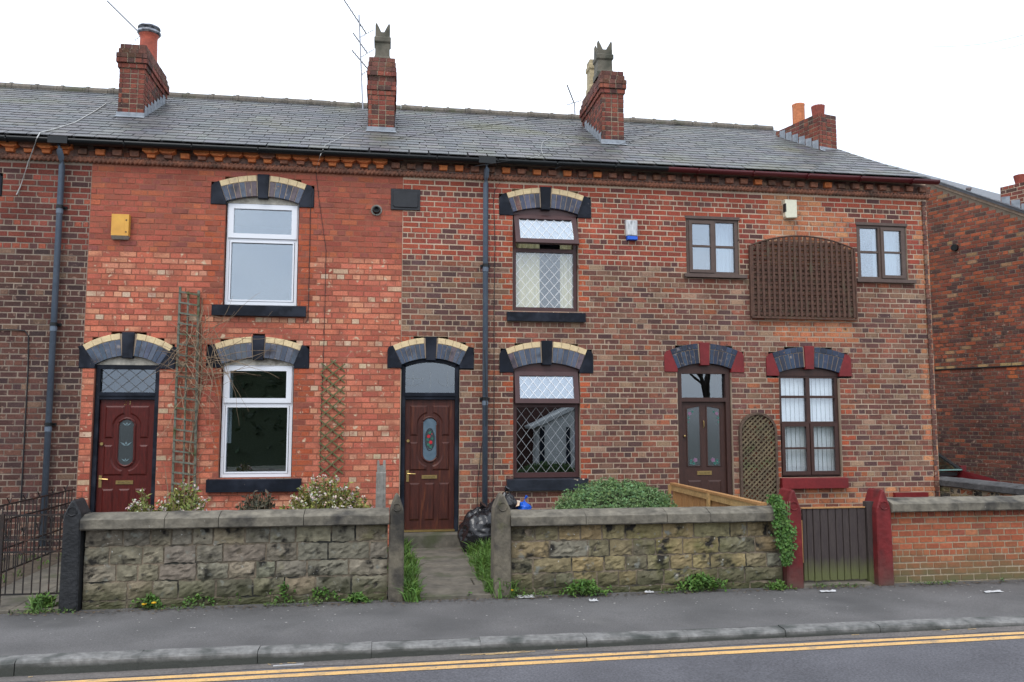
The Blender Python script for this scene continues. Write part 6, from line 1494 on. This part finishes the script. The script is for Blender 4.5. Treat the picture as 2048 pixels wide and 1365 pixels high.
for k in range(2600):
    x = pr.uniform(-4.5, 9); y = -3.72-abs(pr.gauss(0, .035)); s_ = pr.uniform(.006, .016)
    if mn.noise((x*1.7, 3, 1)) < .0 or .25 < x < 1.1: continue
    g.col = green((.07, .11, .03), .4); leafquad(g, Vector((x, y, pr.uniform(0, .03)*(1+2*mn.noise((x*2, 0, 0))))), rv()+Vector((0, -.3, .4)), Vector((0, -.4, 1)), s_*2.2, s_*1.5)
o = g.build('leaf_litter', M_leafg, colors=True); o['kind'] = 'stuff'; o['label'] = 'crumbs of soil, leaves and moss along the wall foot'; o['category'] = 'debris'

# ------------------------------------------------------------------ far side of the street (seen mirrored in the panes)
t = thing('opposite_house', 'white gabled house with black timbers across the road, mirrored in the leaded window', 'house', (8, -24, 0))
M_rend = mat('white_render', (.62, .62, .6), (.55, .55, .53), 3, .9, .2, 40); M_opb = mat('opposite_brick', (.1, .045, .035), (.07, .035, .03), 14, .9, .3, 40)
g = MB(); g.box(4.5, 12, -28, -22, -.2, 3.4); g.build('wall', M_opb, t)
g = MB(); g.add([(4.1, -21.7, 3.3), (12.4, -21.7, 3.3), (12.4, -25, 5.0), (4.1, -25, 5.0), (4.1, -28.3, 3.3), (12.4, -28.3, 3.3)], [(0, 1, 2, 3), (3, 2, 5, 4), (0, 3, 4), (1, 5, 2)]); g.build('roof', mat('opposite_tiles', (.09, .06, .05), (.07, .05, .045), 6, .8, .3, 20), t)
g = MB(); g.prism([(6.2, -.1), (10.6, -.1), (10.6, 1.6), (8.4, 2.6), (6.2, 1.6)], -22.0, -20.2); g.build('gable', M_rend, t)
g = MB()
for s in (-1, 1): g.obox((8.4+s*1.25, -21.0, 2.14), (2.9, 1.8, .14), Matrix.Rotation(s*.43, 3, 'Y'))
g.build('bargeboard', M_rend, t)
for x in (6.25, 7.3, 9.5, 10.55):
    g = MB(); g.box(x-.08, x+.08, -20.4, -20.16, .0, 1.55); g.build('timber', M_black, t)
for x0_, x1_, z0_, z1_ in ((7.5, 9.3, .5, 1.4),):
    f = MB(); frame(f, x0_, x1_, z0_, z1_, .1, .1, .1, -20.3, -20.15); f.build('window', M_white, t)
g = MB(); pr.seed(8); tr = thing('bare_tree', 'tall leafless tree across the road, mirrored in the upper windows', 'tree', (16, -27, 0))
def branch(g, p, d, L_, r, dep):
    q = p+d*L_; g.tube([p, (p+q)/2+rv()*L_*.05, q], [r, r*.85, r*.7], 5, False)
    if dep == 0: return
    for k in range(3): branch(g, q-d*L_*.15*k, (d+rv()*.65+Vector((0, 0, .15))).normalized(), L_*.72, r*.6, dep-1)
branch(g, Vector((16, -27, 0)), Vector((0, 0, 1)), 2.8, .2, 5); g.build('trunk', mat('bark', (.07, .055, .045), None, rough=.9), tr)
hd = thing('roadside_hedge', 'dark clipped hedge across the road, mirrored low in the left fanlight, tall stretch added to darken the lower white window', 'hedge', (-18, -22, 0)); g = MB()
for k in range(9000):
    x = pr.uniform(-30, .4); top = (2.3 if x < -8.2 else 4.6)+.5*mn.noise((x*.9, 0, 0)); g.col = green((.04, .06, .025), .3); leafquad(g, Vector((x, pr.uniform(-22.6, -21.4), top*math.sqrt(pr.random()))), rv(), rv(), .32, .22)  # unseen tall stretch added so the lower white window mirrors near-black green
g.build('foliage', M_leafg, hd, colors=True)
g = MB(); g.box(-30, -8.3, -21.95, -21.5, 0, 2.0); g.box(-8.2, .2, -21.95, -21.5, 0, 4.2); g.build('inner_growth', MATS['inner_twigs'], hd)
